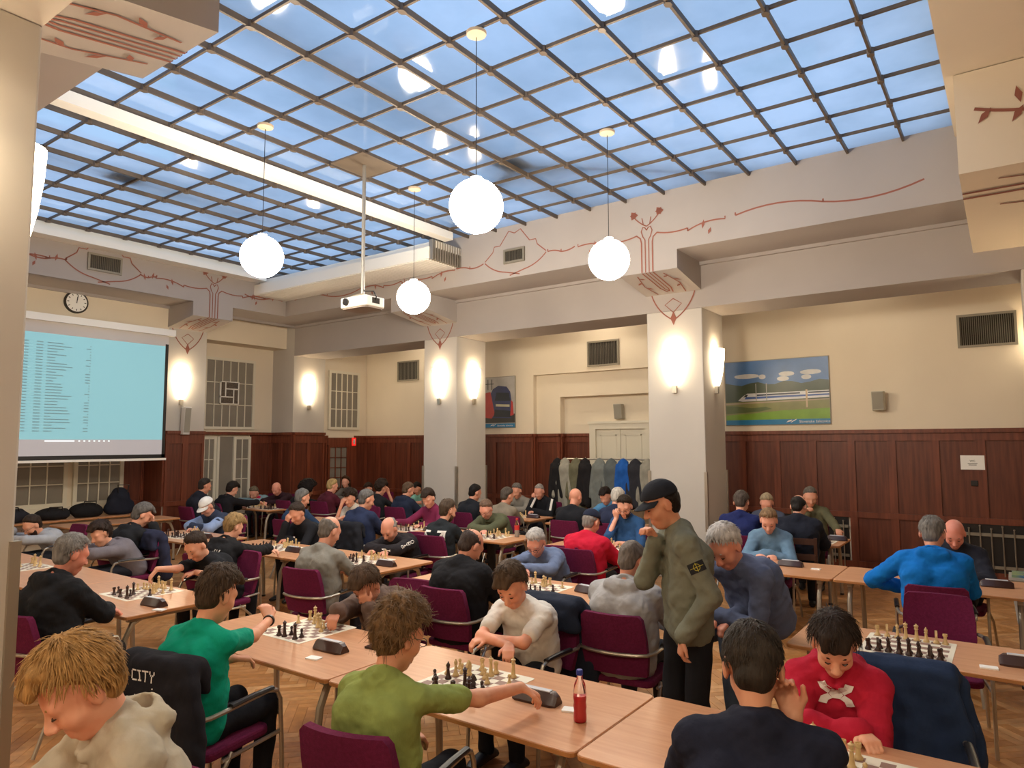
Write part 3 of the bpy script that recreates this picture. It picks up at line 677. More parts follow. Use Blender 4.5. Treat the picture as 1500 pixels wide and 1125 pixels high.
chess_set(3.05, 8.62, 'in front of the grey hoodie player', n_l=8, n_d=8, seed=9)
chess_set(5.15, .62, 'set up for a new game between empty chairs', start=True, seed=2)
chess_set(3.05, .62, 'in front of the red hoodie boy', n_l=8, n_d=9, seed=12)
chess_set(5.3, 3.55, 'in front of the blue fleece player', n_l=9, n_d=9, seed=13)
chess_set(5.45, 5.95, 'in front of the dark ORIGIN hoodie player', n_l=10, n_d=10, seed=14)
chess_set(5.45, 7.55, 'beside the reaching blond kid', n_l=11, n_d=11, seed=15)
chess_set(5.45, 9.6, 'in front of the white cap player', n_l=10, n_d=12, seed=16)
chess_set(7.8, 4.2, 'between red fleece and blue shirt players', n_l=11, n_d=8, seed=17)
chess_set(7.8, 6.0, 'in front of the olive hoodie player', n_l=11, n_d=8, seed=18)
chess_set(7.8, 7.55, 'in front of the burgundy shirt player', n_l=8, n_d=6, seed=19)
chess_set(10.1, 7.25, 'in front of the striped tracksuit player', n_l=9, n_d=6, seed=20)
chess_set(8.7, 12.9, 'in front of the red scarf player', n_l=12, n_d=5, seed=21)
chess_set(8.7, 12.2, 'in front of the bald player in the far row', n_l=4, n_d=13, seed=22)
chess_set(7.66, .62, 'hidden by the bright blue hoodie player', n_l=7, n_d=6, seed=23)
chess_set(9.95, 2.2, 'by the green sweater player', n_l=7, n_d=5, seed=24)
for a in ((3.03, 2.03, .05, 'under the olive T-shirt hand beside the red bottle'), (3.0, 3.57, .05, 'between brown jacket player and black phone'), (2.99, 5.72, .12, 'at the corner of the black hoodie table'),
          (5.1, .02, .1, 'standing alone right of the new game'), (5.4, 3.08, -.2, 'in front of the blue fleece player'), (5.35, 5.5, 0, 'by the dark ORIGIN hoodie player'),
          (5.4, 7.13, 0, 'beside the hand of the reaching kid'), (5.5, 9.2, 0, 'in front of the white cap player'), (7.7, .2, .1, 'right of the bright blue hoodie player'), (7.75, 1.98, 0, 'in front of the denim blazer player'),
          (7.75, 8.05, 0, 'near the long haired white shirt player'), (7.8, 7.1, 0, 'beside the burgundy shirt player'), (10.15, 6.85, 0, 'in front of the tracksuit player'), (10.1, 1.98, 0, 'at the green sweater player hand')): clock(*a)
for a in ((3.02, 1.82, .3, 'right of the red bottle'), (2.83, 3.52, .2, 'below the clock near black phone'), (2.93, 5.52, .4, 'at the corner of the left table'), (4.95, .19, .1, 'between new game and clock'),
          (7.6, -.05, 0, 'at the right end of the blue hoodie table'), (7.7, 1.72, 0, 'by the denim blazer player'), (5.2, 2.9, 0, 'beside the light grey hoodie player')): card(*a)
# bottle of red drink, water bottle, phone, glasses case
def bottle(x, y, desc, fill, sc=1.0, lab=None):
    t = thing('drink_bottle', lab, 'bottle', (x, y, TZ)); gm = mat('clear_plastic', (1, 1, 1), .02, spec=.5)
    gm.node_tree.nodes['Principled BSDF'].inputs['Transmission Weight'].default_value = 1.0
    h = .225*sc
    obj('body', G().lathe([(r*sc, z*sc) for r, z in ((.026, 0), (.031, .006), (.031, .03), (.029, .05), (.0315, .07), (.029, .09), (.0315, .11), (.030, .14), (.026, .17), (.0135, .198), (.0125, .215))], 16), gm, t, True, 60)
    obj('drink', G().lathe([(r*sc, z*sc) for r, z in ((.024, .004), (.0295, .008), (.0295, .03), (.0275, .05), (.03, .07), (.0275, .09), (.03, .11), (.029, .12))], 16), fill, t, True, 60)
    obj('cap', G().lathe([(r*sc, z*sc) for r, z in ((.0155, .212), (.0158, .232), (.013, .236))], 14), mat('cap_'+desc, hexc('1d2f8a' if desc == 'red' else 'c62b22'), .4), t, True)
    return t
bottle(2.93, 1.72, 'red', mat('red_drink', (.75, .01, .03), .15, spec=.4), 1.0, 'clear plastic bottle half full of red drink with blue cap')
wb = bottle(7.98, 5.66, 'water', mat('pale_water', hexc('c9c4bb'), .15), 1.1, 'clear water bottle with red label by the olive hoodie player')
obj('label_band', G().lathe([(.0345, .1), (.0345, .16)], 14), mat('label_red', hexc('d23a35'), .5), wb, True)
ph = obj('phone', rbox(-.04, .04, -.08, .08, 0, .011, .012), mat('phone_black', hexc('15191f'), .15)); ph.location = (3.2, 3.36, TZ); ph.rotation_euler = (0, 0, .1); tag(ph, 'black phone lying on table left of the olive T-shirt player', 'phone')
gc = obj('glasses_case', rbox(-.032, .032, -.08, .08, 0, .04, .03), mat('case_brown', hexc('6b4231'), .5), None, True, 40, .008); gc.location = (5.52, 2.86, TZ); gc.rotation_euler = (0, 0, .3); tag(gc, 'brown glasses case on table beside the light grey hoodie player', 'glasses case')
# ================================================================== PEOPLE
class SDF:
    def __init__(s, lo, hi, vx):
        s.lo = np.array(lo, float); s.vx = vx; s.n = np.maximum(np.ceil((np.array(hi)-s.lo)/vx).astype(int)+1, 4)
        s.a = np.full(s.n, .06, np.float32)
        s.ax = [(s.lo[i]+np.arange(s.n[i])*vx).astype(np.float32) for i in range(3)]
    def sub(s, lo, hi):
        i0 = np.clip(((np.array(lo)-s.lo)/s.vx).astype(int), 0, s.n-1); i1 = np.clip(((np.array(hi)-s.lo)/s.vx).astype(int)+2, 1, s.n)
        if np.any(i1 <= i0): return None
        sl = tuple(slice(i0[k], i1[k]) for k in range(3))
        return sl, s.ax[0][sl[0]][:, None, None], s.ax[1][sl[1]][None, :, None], s.ax[2][sl[2]][None, None, :]
    def mix(s, sl, d, k, op):
        a = s.a[sl]
        if op == 'u':
            h = np.maximum(k-np.abs(a-d), 0)/k; s.a[sl] = np.minimum(a, d)-h*h*k*.25
        else:
            d = -d; h = np.maximum(k-np.abs(a-d), 0)/k; s.a[sl] = np.maximum(a, d)+h*h*k*.25
    def cone(s, p, q, r1, r2=None, k=.02, op='u'):
        r2 = r1 if r2 is None else r2; p = np.array(p, float); q = np.array(q, float); m = max(r1, r2)+.05
        b = s.sub(np.minimum(p, q)-m, np.maximum(p, q)+m)
        if b is None: return
        sl, X, Y, Z = b; d = q-p; L2 = float(d@d)+1e-9
        px, py, pz = X-p[0], Y-p[1], Z-p[2]
        t = np.clip((px*d[0]+py*d[1]+pz*d[2])/L2, 0, 1)
        D = np.sqrt((px-t*d[0])**2+(py-t*d[1])**2+(pz-t*d[2])**2)-(r1+(r2-r1)*t)
        s.mix(sl, D, k, op)
    def ell(s, c, ax, r, k=.02, op='u', cut=None, taper=0):
        """ellipsoid centre c, axes matrix rows ax (local x,y,z in world), radii r; cut=f(lx,ly,lz) keeps where negative"""
        c = np.array(c, float); m = max(r)+.05
        b = s.sub(c-m, c+m)
        if b is None: return
        sl, X, Y, Z = b; X, Y, Z = X-c[0], Y-c[1], Z-c[2]
        l = [X*ax[i][0]+Y*ax[i][1]+Z*ax[i][2] for i in range(3)]
        k0 = np.sqrt(sum((l[i]/r[i])**2 for i in range(3))); k1 = np.sqrt(sum((l[i]/r[i]**2)**2 for i in range(3)))+1e-6
        D = k0*(k0-1)/k1
        if cut is not None:
            cv = cut(l[0], l[1], l[2])
            if taper: D = D+np.clip((cv+.035)/.035, 0, 1)*taper
            D = np.maximum(D, cv)
        s.mix(sl, D, k, op)
    def noise(s, amp, f=1., seed=0):
        X = s.ax[0][:, None, None]; Y = s.ax[1][None, :, None]; Z = s.ax[2][None, None, :]; r = np.random.RandomState(seed).rand(6)*6
        w1 = np.sin(23*f*X+r[0]+2.2*np.sin(11*f*Z+r[1])+1.5*np.sin(13*f*Y)); w2 = np.sin(27*f*Y+r[2]+2.*np.sin(15*f*X+r[3])); w3 = np.sin(31*f*Z+r[4]+2.3*np.sin(12*f*X+r[5])+1.7*np.sin(9*f*Y))
        s.a += (amp*.5*(w1*w3+w2*w3)).astype(np.float32)
    def geo(s, org, adapt=.0):
        g = vdb.FloatGrid(.06); g.copyFromArray(np.ascontiguousarray(s.a)); 
        P, T, Q = g.convertToPolygons(0.0, adapt)
        P = P*s.vx+s.lo-np.array(org); return P, T, Q
def geo_mesh(name, parts, mats):
    """parts: list of (P,T,Q)"""
    V = []; L = []; ST = []; TT = []; o = 0; st = 0
    for P, T, Q in parts:
        V.append(P)
        # orient outward by signed volume
        tris = np.concatenate([T.reshape(-1, 3), Q.reshape(-1, 4)[:, :3], Q.reshape(-1, 4)[:, [0, 2, 3]]]) if len(Q) or len(T) else np.zeros((0, 3), int)
        vol = np.einsum('ij,ij->i', P[tris[:, 0]], np.cross(P[tris[:, 1]], P[tris[:, 2]])).sum() if len(tris) else 1
        if vol < 0: T = T[:, ::-1] if len(T) else T; Q = Q[:, ::-1] if len(Q) else Q
        for F, k in ((T, 3), (Q, 4)):
            if len(F): L.append((F+o).ravel()); ST.append(st+np.arange(len(F))*k); TT.append(np.full(len(F), k)); st += len(F)*k
        o += len(P)
    V = np.concatenate(V); L = np.concatenate(L); ST = np.concatenate(ST); TT = np.concatenate(TT)
    me = bpy.data.meshes.new(name); me.vertices.add(len(V)); me.vertices.foreach_set('co', V.astype(np.float32).ravel())
    me.loops.add(len(L)); me.loops.foreach_set('vertex_index', L.astype(np.int32)); me.polygons.add(len(ST)); me.polygons.foreach_set('loop_start', ST.astype(np.int32))
    try: me.polygons.foreach_set('loop_total', TT.astype(np.int32))
    except Exception: pass
    me.update(calc_edges=True); me.validate()
    for p in me.polygons: p.use_smooth = True
    for m in (mats if isinstance(mats, (list, tuple)) else [mats]): me.materials.append(m)
    return me
def skin(h):
    c = tuple(min(.85, x*1.18) for x in hexc(h))
    return mat('skin_'+h, c, .5, spec=.35, noise=(14, .12, tuple(x*y for x, y in zip(c, (.95, .78, .75))), I3))
def hairm(h): return mat('hair_'+h, hexc(h), .6, spec=.18, noise=(45, .5, None, (1, 1, .3)), bump=(70, .7, (1, 1, .25)))
V3 = lambda *a: np.array(a, float)
def nrm(v): return v/(np.linalg.norm(v)+1e-9)
UP = V3(0, 0, 1)
PEOPLE = []
def hair_strands(root, H, hc, rr, cut, st, m, org, dist, sc):
    n = 1500 if dist < 4.2 else 600 if dist < 7 else 160 if dist < 10 else 0
    if st in ('buzz',) or n == 0: return
    if st == 'fringe': n = n//3
    L = {'crop': .014, 'short': .024, 'full': .044, 'quiff': .034, 'curly': .03, 'fringe': .015, 'white': .026, 'long': .09, 'afro': .03}[st]
    R = np.random.RandomState(int(dist*1000) % 9999); V = []; F = []; wdt = .0017 if dist < 4.2 else .0027 if dist < 7 else .0045
    lift = {'quiff': .35, 'curly': .3, 'afro': .4, 'full': .2}.get(st, .14); c = 0; tries = 0
    while c < n and tries < n*6:
        tries += 1; q = R.normal(size=3); q /= np.linalg.norm(q); p = q*rr/sc
        if cut(p[0], p[1], p[2]+0) > -.006: continue
        nn = q/np.array(rr); nn /= np.linalg.norm(nn); cr = np.array((.01, -.045, .12)); t = p-cr
        if st == 'quiff' and p[1] > .02: t = np.array((.25*np.sign(p[0]+.001), .4, .9))
        elif st == 'full' and p[1] > .02: t = t+np.array((0, .03, 0))
        t = t-nn*(t@nn); t /= np.linalg.norm(t)+1e-6; t += R.normal(size=3)*(.4 if st in ('curly', 'afro') else .16)
        l = L*R.uniform(.55, 1.1); p0 = hc+p*.985; p1 = p0+(nn*lift+t*.9)*l*.5; p2 = p1+(nn*(-.12)+t*1.)*l*.5
        if st in ('curly', 'afro'): p2 = p2+R.normal(size=3)*.012
        sd = np.cross(nn, t); sd /= np.linalg.norm(sd)+1e-6; o = len(V)
        for pp, w in ((p0, wdt), (p1, wdt), (p2, wdt*.3)):
            for a in (sd*w, nn*w*.7, -sd*w): V.append(tuple(H(*(pp+a))-org))
        for i in (0, 3):
            for k in (0, 1): F.append((o+i+k, o+i+k+1, o+i+k+4, o+i+k+3))
        c += 1
    if V: ob = obj('hair_strands', G().add(V, F), m, root, True, 80); ob['kind'] = 'stuff'
def person(label, head, face, top=('tee', '888888'), pants='15151a', sk_='d9a387', hair=('short', '4a3526'), hy=0, hp=32, hr=0, hands=('t', 't'), vx=None, fat=0, seat=True,
           hip=None, legs=None, cap=None, glasses=False, beard=None, chair_lab=None, sc=1.05, hood=False, under=None, shoes='1c1c20', wide=0, sleeves=None, chair_ang=None):
    sc *= 1.08; head = np.array(head, float); a = math.radians(face); fw = V3(math.cos(a), math.sin(a), 0); rt = V3(math.sin(a), -math.cos(a), 0)
    dist = math.hypot(head[0], head[1]); vx = vx or (.0065 if dist < 4.2 else .0085 if dist < 6.5 else .0105 if dist < 9.5 else .013)
    # head axes
    y_ = math.radians(hy); p_ = math.radians(hp); hf0 = fw*math.cos(y_)-rt*math.sin(y_); hf = hf0*math.cos(p_)-UP*math.sin(p_); hrr = nrm(np.cross(hf, UP)); hu = np.cross(hrr, hf)
    if hr: q_ = math.radians(hr); hrr, hu = hrr*math.cos(q_)-hu*math.sin(q_), hu*math.cos(q_)+hrr*math.sin(q_)
    AX = (hrr, hf, hu)
    def H(x, y, z): return head+(hrr*x+hf*y+hu*z)*sc
    NB = head-(hf*.025+hu*.068)*sc-UP*.075-fw*.048
    if hip is None:
        zP = .55; dz = NB[2]-zP; d = min(math.sqrt(max(.47**2-dz**2, .0009)), .27); P = V3(NB[0], NB[1], zP)-fw*d; P[2] = zP
    else: P = np.array(hip, float)
    ax_ = nrm(NB-P); bk = nrm(np.cross(ax_, rt)); bk = bk if bk@fw < 0 else -bk
    w = wide
    B = P+(NB-P)*.33+bk*.015; C = P+(NB-P)*.68+bk*.035
    Sh = [NB+rt*s_*(.164+w)-ax_*.075-UP*.01+fw*.015 for s_ in (-1, 1)]
    # arms
    arms = []
    for i, s_ in enumerate((-1, 1)):
        h = hands[i]; h = (h,) if isinstance(h, str) else h; k = h[0]; S_ = Sh[i]; hint = -UP*.8+rt*s_*.6-fw*.35; hd = None; curl = .5
        if k == 't':     # forearm on the table: (forward, lateral)
            fwd = h[1] if len(h) > 1 else .34; lat = h[2] if len(h) > 2 else .02
            Wp = V3(*(NB+fw*fwd+rt*s_*lat)); Wp[2] = h[3] if len(h) > 3 else TZ+.045; hd = nrm(fw*.8-rt*s_*.5-UP*.12); hint = -UP*.5+rt*s_*1.0
        elif k == 'chin': Wp = H(s_*.045, .085, -.155)-UP*.02; hd = nrm(hu*.9+hf*.25-hrr*s_*.25); hint = -UP*1.+fw*.3+rt*s_*.25; curl = .9
        elif k == 'fore': Wp = H(s_*.075, .13, -.04); hd = nrm(hu*.75-hf*.35-hrr*s_*.4); hint = -UP*1.+fw*.2+rt*s_*.3; curl = .5
        elif k == 'cheek': Wp = H(s_*.105, .06, -.12); hd = nrm(hu*.9-hf*.1-hrr*s_*.2); hint = -UP*1.+fw*.3+rt*s_*.3; curl = .9
        elif k == 'lap': Wp = P+fw*.3+rt*s_*.06+UP*.13; hd = nrm(fw*.7-rt*s_*.5-UP*.2)
        elif k == 'side': Wp = S_+rt*s_*.06-UP*.52+fw*.05; hd = nrm(-UP+fw*.15); hint = -fw+rt*s_*.4
        elif k == 'w': Wp = V3(*h[1:4]); hd = nrm(V3(*h[4:7])) if len(h) > 4 else None; hint = V3(*h[7:10]) if len(h) > 7 else hint
        l1, l2 = .285*sc, .255*sc; dv = Wp-S_; D = np.linalg.norm(dv)
        if D > l1+l2-.004: Wp = S_+dv/D*(l1+l2-.004); dv = Wp-S_; D = l1+l2-.004
        D = max(D, .09); t = (l1*l1-l2*l2+D*D)/(2*D); hgt = math.sqrt(max(l1*l1-t*t, 0)); dn = nrm(dv); hn = nrm(hint-dn*(hint@dn)); E_ = S_+dn*t+hn*hgt
        if k == 't' and E_[2] < TZ+.03 and (E_-P)@fw > .38: E_[2] = TZ+.05
        if hd is None: hd = nrm(Wp-E_)
        arms.append((S_, E_, Wp, hd, curl, s_))
    lo = np.minimum.reduce([P-.22, head-.2]+[x-.22 for a_ in arms for x in a_[:3]]); hi = np.maximum.reduce([P+.22, head+.2]+[x+.22 for a_ in arms for x in a_[:3]])
    root = thing('person', label, 'person', (P[0], P[1], 0)); org = (P[0], P[1], 0)
    # ---- body
    b = SDF(lo, hi, vx)
    r_ = 0
    def torso(f, add, k, low=True, neck=True):
        add += .006
        for s_ in (-1, 1):
            o1, o2 = rt*s_*.065, rt*s_*(.075+w*.5)
            if low: f.cone(P+o1, B+o1*1.02+fw*fat*.5, .112+add+fat*.6, .108+add+fat, k)
            f.cone(B+o1*1.02+fw*fat*.5, C+o2, .108+add+fat, .105+add+fat*.4, k)
            f.cone(C+o2, NB+rt*s_*(.085+w*.6)-ax_*.1, .102+add+fat*.3, .066+add, k)
            f.cone(NB-ax_*.025+rt*s_*.015, Sh[0 if s_ < 0 else 1], .044+add, .046+add, k*.7)
        f.cone(NB-ax_*.14+bk*.015, NB-ax_*.04+bk*.008, .085+add, .06+add, .04)
    torso(b, -.03, .05)
    b.cone(NB-ax_*.05, H(0, -.025, -.055), .047, .049, .03)
    # head
    def el(c, r, k=.02, op='u'): b.ell(H(*c), AX, [x*sc for x in r], k, op)
    el((0, -.014, .032), (.074, .093, .086), .02); el((0, .022, -.03), (.060, .066, .088), .03); b.cone(H(0, .045, -.1), H(0, .055, -.098), .03*sc, .026*sc, .03)
    b.cone(H(-.036, .062, .022), H(.036, .062, .022), .022*sc, .022*sc, .02); b.cone(H(0, .082, .008), H(0, .106, -.03), .009*sc, .0145*sc, .014)
    for s_ in (-1, 1):
        el((s_*.034, .052, -.03), (.03, .03, .032), .02); el((s_*.031, .098, .0), (.015, .012, .011), .012, 's')
        el((s_*.077, -.012, -.008), (.010, .022, .034), .008); b.cone(H(s_*.014, .1, -.036), H(s_*.012, .09, -.038), .0075*sc, .006*sc, .008)
    b.cone(H(-.018, .081, -.068), H(.018, .081, -.068), .0085*sc, .0085*sc, .008); b.cone(H(-.014, .08, -.08), H(.014, .08, -.08), .009*sc, .009*sc, .008)
    kind_bare = (sleeves or ('short' if top[0] in ('tee', 'polo') else 'long')) != 'long'
    # arms and hands
    fr_ = max(.0088, vx*.98)
    for S_, E_, Wp, hd, curl, s_ in arms:
        lk = .0 if kind_bare else -.006
        b.cone(S_, E_, .043+w*.1+lk, .036+lk, .03); b.cone(E_, Wp, .037+lk, .026, .02)
        side = nrm(np.cross(hd, UP) if abs(hd[2]) < .85 else np.cross(hd, fw)); nn = np.cross(side, hd)    # nn: back of hand
        if nn[2] < 0 and abs(hd[2]) < .85: nn = -nn; side = -side
        if abs(hd[2]) >= .85 and nn@fw < 0 and hd[2] > 0: nn = -nn; side = -side
        ts = -s_ if side@rt > 0 else s_
        for j in range(4):
            o = side*(j-1.5)*.019; K = Wp+hd*.088+o-nn*abs(j-1.5)*.002
            b.cone(Wp+o*.6, K, .0135, .0125, .012)
            L = (.036, .042, .039, .03)[j if ts*1 > 0 else 3-j]; th = .35+curl*.7
            K2 = K+(hd*math.cos(th)-nn*math.sin(th))*L; th2 = th+.35+curl*.75; K3 = K2+(hd*math.cos(th2)-nn*math.sin(th2))*L*.75
            b.cone(K, K2, fr_+.001, fr_, .004); b.cone(K2, K3, fr_, fr_*.85, .004)
        T0 = Wp+hd*.02+side*ts*.022*-1; T1 = T0+hd*.035-side*ts*.03-nn*.012; T2 = T1+hd*.034-side*ts*.006-nn*.012
        b.cone(T0, T1, .0135, .0115, .01); b.cone(T1, T2, .011, .009, .005)
    obj('body', geo_mesh('body', [b.geo(org)], skin(sk_)), None, root)
    # ---- garment
    kind, colr = top[0], top[1]; th = {'tee': .006, 'shirt': .01, 'hoodie': .02, 'jacket': .024, 'sweater': .013, 'coat': .028, 'polo': .008}[kind]
    gv = max(vx*1.15, .0085); hem = .02
    zlo = P[2]-.15
    g = SDF(np.minimum.reduce([P-.26, NB-.26]+[x-.12 for a_ in arms for x in a_[:3]]), np.maximum.reduce([P+.26, NB+.2]+[x+.12 for a_ in arms for x in a_[:3]]), gv)
    torso(g, th, .05)
    if seat is False or hip is not None: pass
    slv = sleeves or ('short' if kind in ('tee', 'polo') else 'long')
    for S_, E_, Wp, hd, curl, s_ in arms:
        e = th+.006
        if slv == 'short': g.cone(S_, S_+(E_-S_)*.66, .044+e+w*.2, .046+e, .03)
        elif slv == 'half': g.cone(S_, E_, .047+e, .045+e, .03)
        else:
            g.cone(S_, E_, .046+e+w*.15, .041+e, .035); g.cone(E_, Wp-(Wp-E_)*.04, .041+e, .031+e, .02)
            if kind in ('hoodie', 'sweater'): g.cone(Wp-(Wp-E_)*.16, Wp-(Wp-E_)*.1, .036+e, .036+e, .01)
    if hood or kind == 'hoodie':
        hb = NB-fw*.085+UP*.0-ax_*.02
        g.ell(hb, (rt, nrm(-fw+UP*.3), nrm(UP+fw*.3)), (.115, .05, .075), .02)
        g.ell(hb+UP*.035+fw*.03, (rt, -fw, UP), (.062, .04, .06), .012, 's')
        for s_ in (-1, 1):
            g.cone(hb+rt*s_*.085+UP*.015, NB+fw*.03+rt*s_*.085-UP*.005, .036, .03, .02); g.cone(NB+fw*.03+rt*s_*.085-UP*.005, NB+fw*.11-ax_*.075+rt*s_*.02, .028, .018, .02)
    elif kind in ('jacket', 'coat', 'shirt', 'polo'):
        for s_ in (-1, 1): g.cone(NB-fw*.05+UP*.025, NB+rt*s_*.062+fw*.02+UP*.012, .02, .018, .015); g.cone(NB+rt*s_*.062+fw*.02+UP*.012, NB+fw*.085-ax_*.06+rt*s_*.02, .017, .012, .015)
    else:
        for s_ in (-1, 1): g.cone(NB-fw*.058+UP*.018, NB+rt*s_*.064+fw*.015+UP*.004, .014, .013, .012); g.cone(NB+rt*s_*.064+fw*.015+UP*.004, NB+fw*.075-ax_*.05, .013, .012, .012)
    if gv < .0125: g.noise({'tee': .005, 'hoodie': .006}.get(kind, .0055), 1.7, int(abs(head[0]*100)) % 97); g.noise(.0028, 3.8, 5)
    gar = obj({'tee': 't_shirt', 'polo': 'polo_shirt'}.get(kind, kind), geo_mesh('garment', [g.geo(org)], cloth(colr) if isinstance(colr, str) else colr), None, root)
    # ---- trousers and shoes
    lv = max(vx*1.3, .012)
    if legs is None:
        L_ = []
        for s_ in (-1, 1):
            hp_ = P+rt*s_*.085-UP*.02; kn = V3(*(P+fw*.42+rt*s_*.12)); kn[2] = .53; an = kn-fw*.03; an = V3(an[0], an[1], .10); L_.append((hp_, kn, an))
    else: L_ = [tuple(np.array(q, float) for q in l) for l in legs]
    pts = [x for l in L_ for x in l]+[P]
    t = SDF(np.minimum.reduce(pts)-.17, np.maximum.reduce(pts)+.17, lv)
    t.cone(P-rt*.07-UP*.02, P+rt*.07-UP*.02, .104+fat*.3, .104+fat*.3, .04)
    for hp_, kn, an in L_: t.cone(hp_, kn, .088+fat*.2, .066, .03); t.cone(kn, an, .064, .052, .02)
    if lv < .0125: t.noise(.007, .8, 5)
    obj('trousers', geo_mesh('trousers', [t.geo(org)], cloth(pants, 't')), None, root)
    for hp_, kn, an in L_:
        fz = max(an[2]-.09, 0); sg = G(); q = an-np.array(org)
        fd = Vector(fw) if legs is None or len(legs) else Vector(fw)
        prof = [(-.09, .036, .055), (-.06, .04, .075), (.0, .042, .09), (.07, .046, .07), (.14, .044, .05), (.18, .03, .035)]; V = []; F = []; n = 10
        for u, ww, hh in prof:
            for k in range(n): w_ = 2*math.pi*k/n; V.append(Vector((q[0], q[1], fz))+Vector(fw)*u+Vector(rt)*ww*math.cos(w_)+Vector((0, 0, 1))*(hh/2+hh/2*math.sin(w_)))
        for i in range(len(prof)-1):
            for k in range(n): F.append((i*n+k, i*n+(k+1) % n, (i+1)*n+(k+1) % n, (i+1)*n+k))
        F.append(tuple(range(n-1, -1, -1))); F.append(tuple((len(prof)-1)*n+k for k in range(n)))
        obj('shoe', sg.add(V, F), mat('shoe_'+shoes, hexc(shoes), .5), root, True, 60)
    # ---- hair
    st = hair[0]; hv = max(vx*.9, .006)
    if st != 'none':
        hs = SDF(head-.24, head+.24, hv); th_ = {'buzz': .004, 'short': .012, 'crop': .01, 'full': .022, 'curly': .034, 'fringe': .007, 'afro': .095, 'long': .026, 'white': .014, 'quiff': .018}[st]
        zt = {'quiff': .016, 'full': .012, 'curly': .014}.get(st, .004)
        if st == 'fringe': cut = lambda x, y, z: np.maximum(1.1*y-z-.03, np.maximum(z-.03+.4*y, y-.035))
        elif st in ('long',): cut = lambda x, y, z: np.maximum(np.where(y > .0, .95*y-z-.01, -z-.16+0*y), -z-.18)
        elif st == 'afro': cut = lambda x, y, z: np.where(y > .02, .9*(y-.02)-z+.0, -z-.1+0*y)
        else: cut = lambda x, y, z: np.where(y > -.01, .9*(y+.01)-z-.02+np.clip(y*12, 0, 1)*(.3*np.maximum(np.abs(x)-.035, 0)+.005*np.sin(95*x+1+head[0]*9)+.004*np.sin(190*x)), np.maximum(1.25*(y+.01)-z-.02, -z-.125))
        if cap: cut0 = cut; cut = lambda x, y, z: np.maximum(cut0(x, y, z), z-.012)
        rr = [(.074+th_)*sc, (.093+th_)*sc, (.086+th_+zt)*sc]
        hc = np.array((0, -.014+(.006 if st in ('quiff', 'full', 'curly') else 0), .032+zt*.5))
        hs.ell(H(*hc), AX, rr, .01, 'u', cut, taper=th_+.004)
        if st in ('short', 'full', 'curly', 'white', 'quiff', 'crop', 'buzz', 'fringe'): hs.ell(H(0, -.042, -.022), AX, [(.056+min(th_, .02)*.4)*sc, (.058+min(th_, .02)*.4)*sc, .072*sc], .015, 'u', lambda x, y, z: np.maximum(-z-.068+.0*x, y-.03-.25*z), taper=.006)
        hair_strands(root, H, hc, rr, cut, st, hairm(hair[1]), np.array(org), dist if not cap else 99, sc)
        if st in ('quiff', 'full', 'curly'):
            for x in (-.035, 0, .035): hs.cone(H(x, .05, .108), H(x+.01, .088, .085), .026*sc, .017*sc, .02)
        if st == 'long':
            for s_ in (-1, 1): hs.cone(H(s_*.07, -.05, .02), H(s_*.075, -.06, -.13), .035, .03, .03)
            hs.cone(H(0, -.09, 0), H(0, -.085, -.15), .05, .04, .03)
        # keep clear of the ears and face
        if st not in ('afro', 'long'):
            for s_ in (-1, 1): hs.ell(H(s_*.08, -.006, -.012), AX, (.022, .024, .036), .006, 's')
        hs.noise(.012 if st in ('curly', 'afro') else .005, 2.4 if st in ('curly', 'afro') else 1.8, 3)
        obj('hair', geo_mesh('hair', [hs.geo(org)], hairm(hair[1])), None, root)
    if beard:
        bs_ = SDF(head-.2, head+.2, hv)
        bs_.ell(H(0, .024, -.05), AX, (.064*sc, .07*sc, .08*sc), .01, 'u', lambda x, y, z: np.maximum(np.maximum(z+.005-.35*np.abs(x), -y-.01), -(np.sqrt((x/.03)**2+((z+.022)/.022)**2)-1)*.02-np.where(y > .03, 0, 1)))
        obj('beard', geo_mesh('beard', [bs_.geo(org)], hairm(beard)), None, root)
    # eyebrows and eyes
    o3 = np.array(org); eb = G(); ey = G()
    for s_ in (-1, 1):
        eb.tube([H(s_*.016, .083, .024)-o3, H(s_*.032, .084, .029)-o3, H(s_*.05, .072, .025)-o3], [.0035, .0042, .0025], 5)
        ey.tube([H(s_*.021, .086, -.0015)-o3, H(s_*.031, .0885, -.003)-o3, H(s_*.042, .082, -.0015)-o3], [.002, .0042, .002], 6)
    if dist < 9.5:
        obj('eyebrows', eb, hairm(hair[1] if st != 'none' and hair[1] not in ('d9d2c6',) else '6a584a'), root, True); obj('eyes', ey, mat('eye_dark', hexc('2c211d'), .2), root, True)
    if glasses:
        gg = G()
        for s_ in (-1, 1):
            gg.tube([H(s_*.032+.021*math.cos(w_), .104, .0+.016*math.sin(w_))-o3 for w_ in [2*math.pi*k/12 for k in range(13)]], .0018, 5, caps=False)
            gg.tube([H(s_*.053, .102, .006)-o3, H(s_*.076, .07, .008)-o3, H(s_*.08, -.01, .006)-o3], .0018, 5)
        gg.tube([H(-.011, .105, .002)-o3, H(.011, .105, .002)-o3], .0018, 5)
        obj('glasses', gg, M_BLACK, root, True)
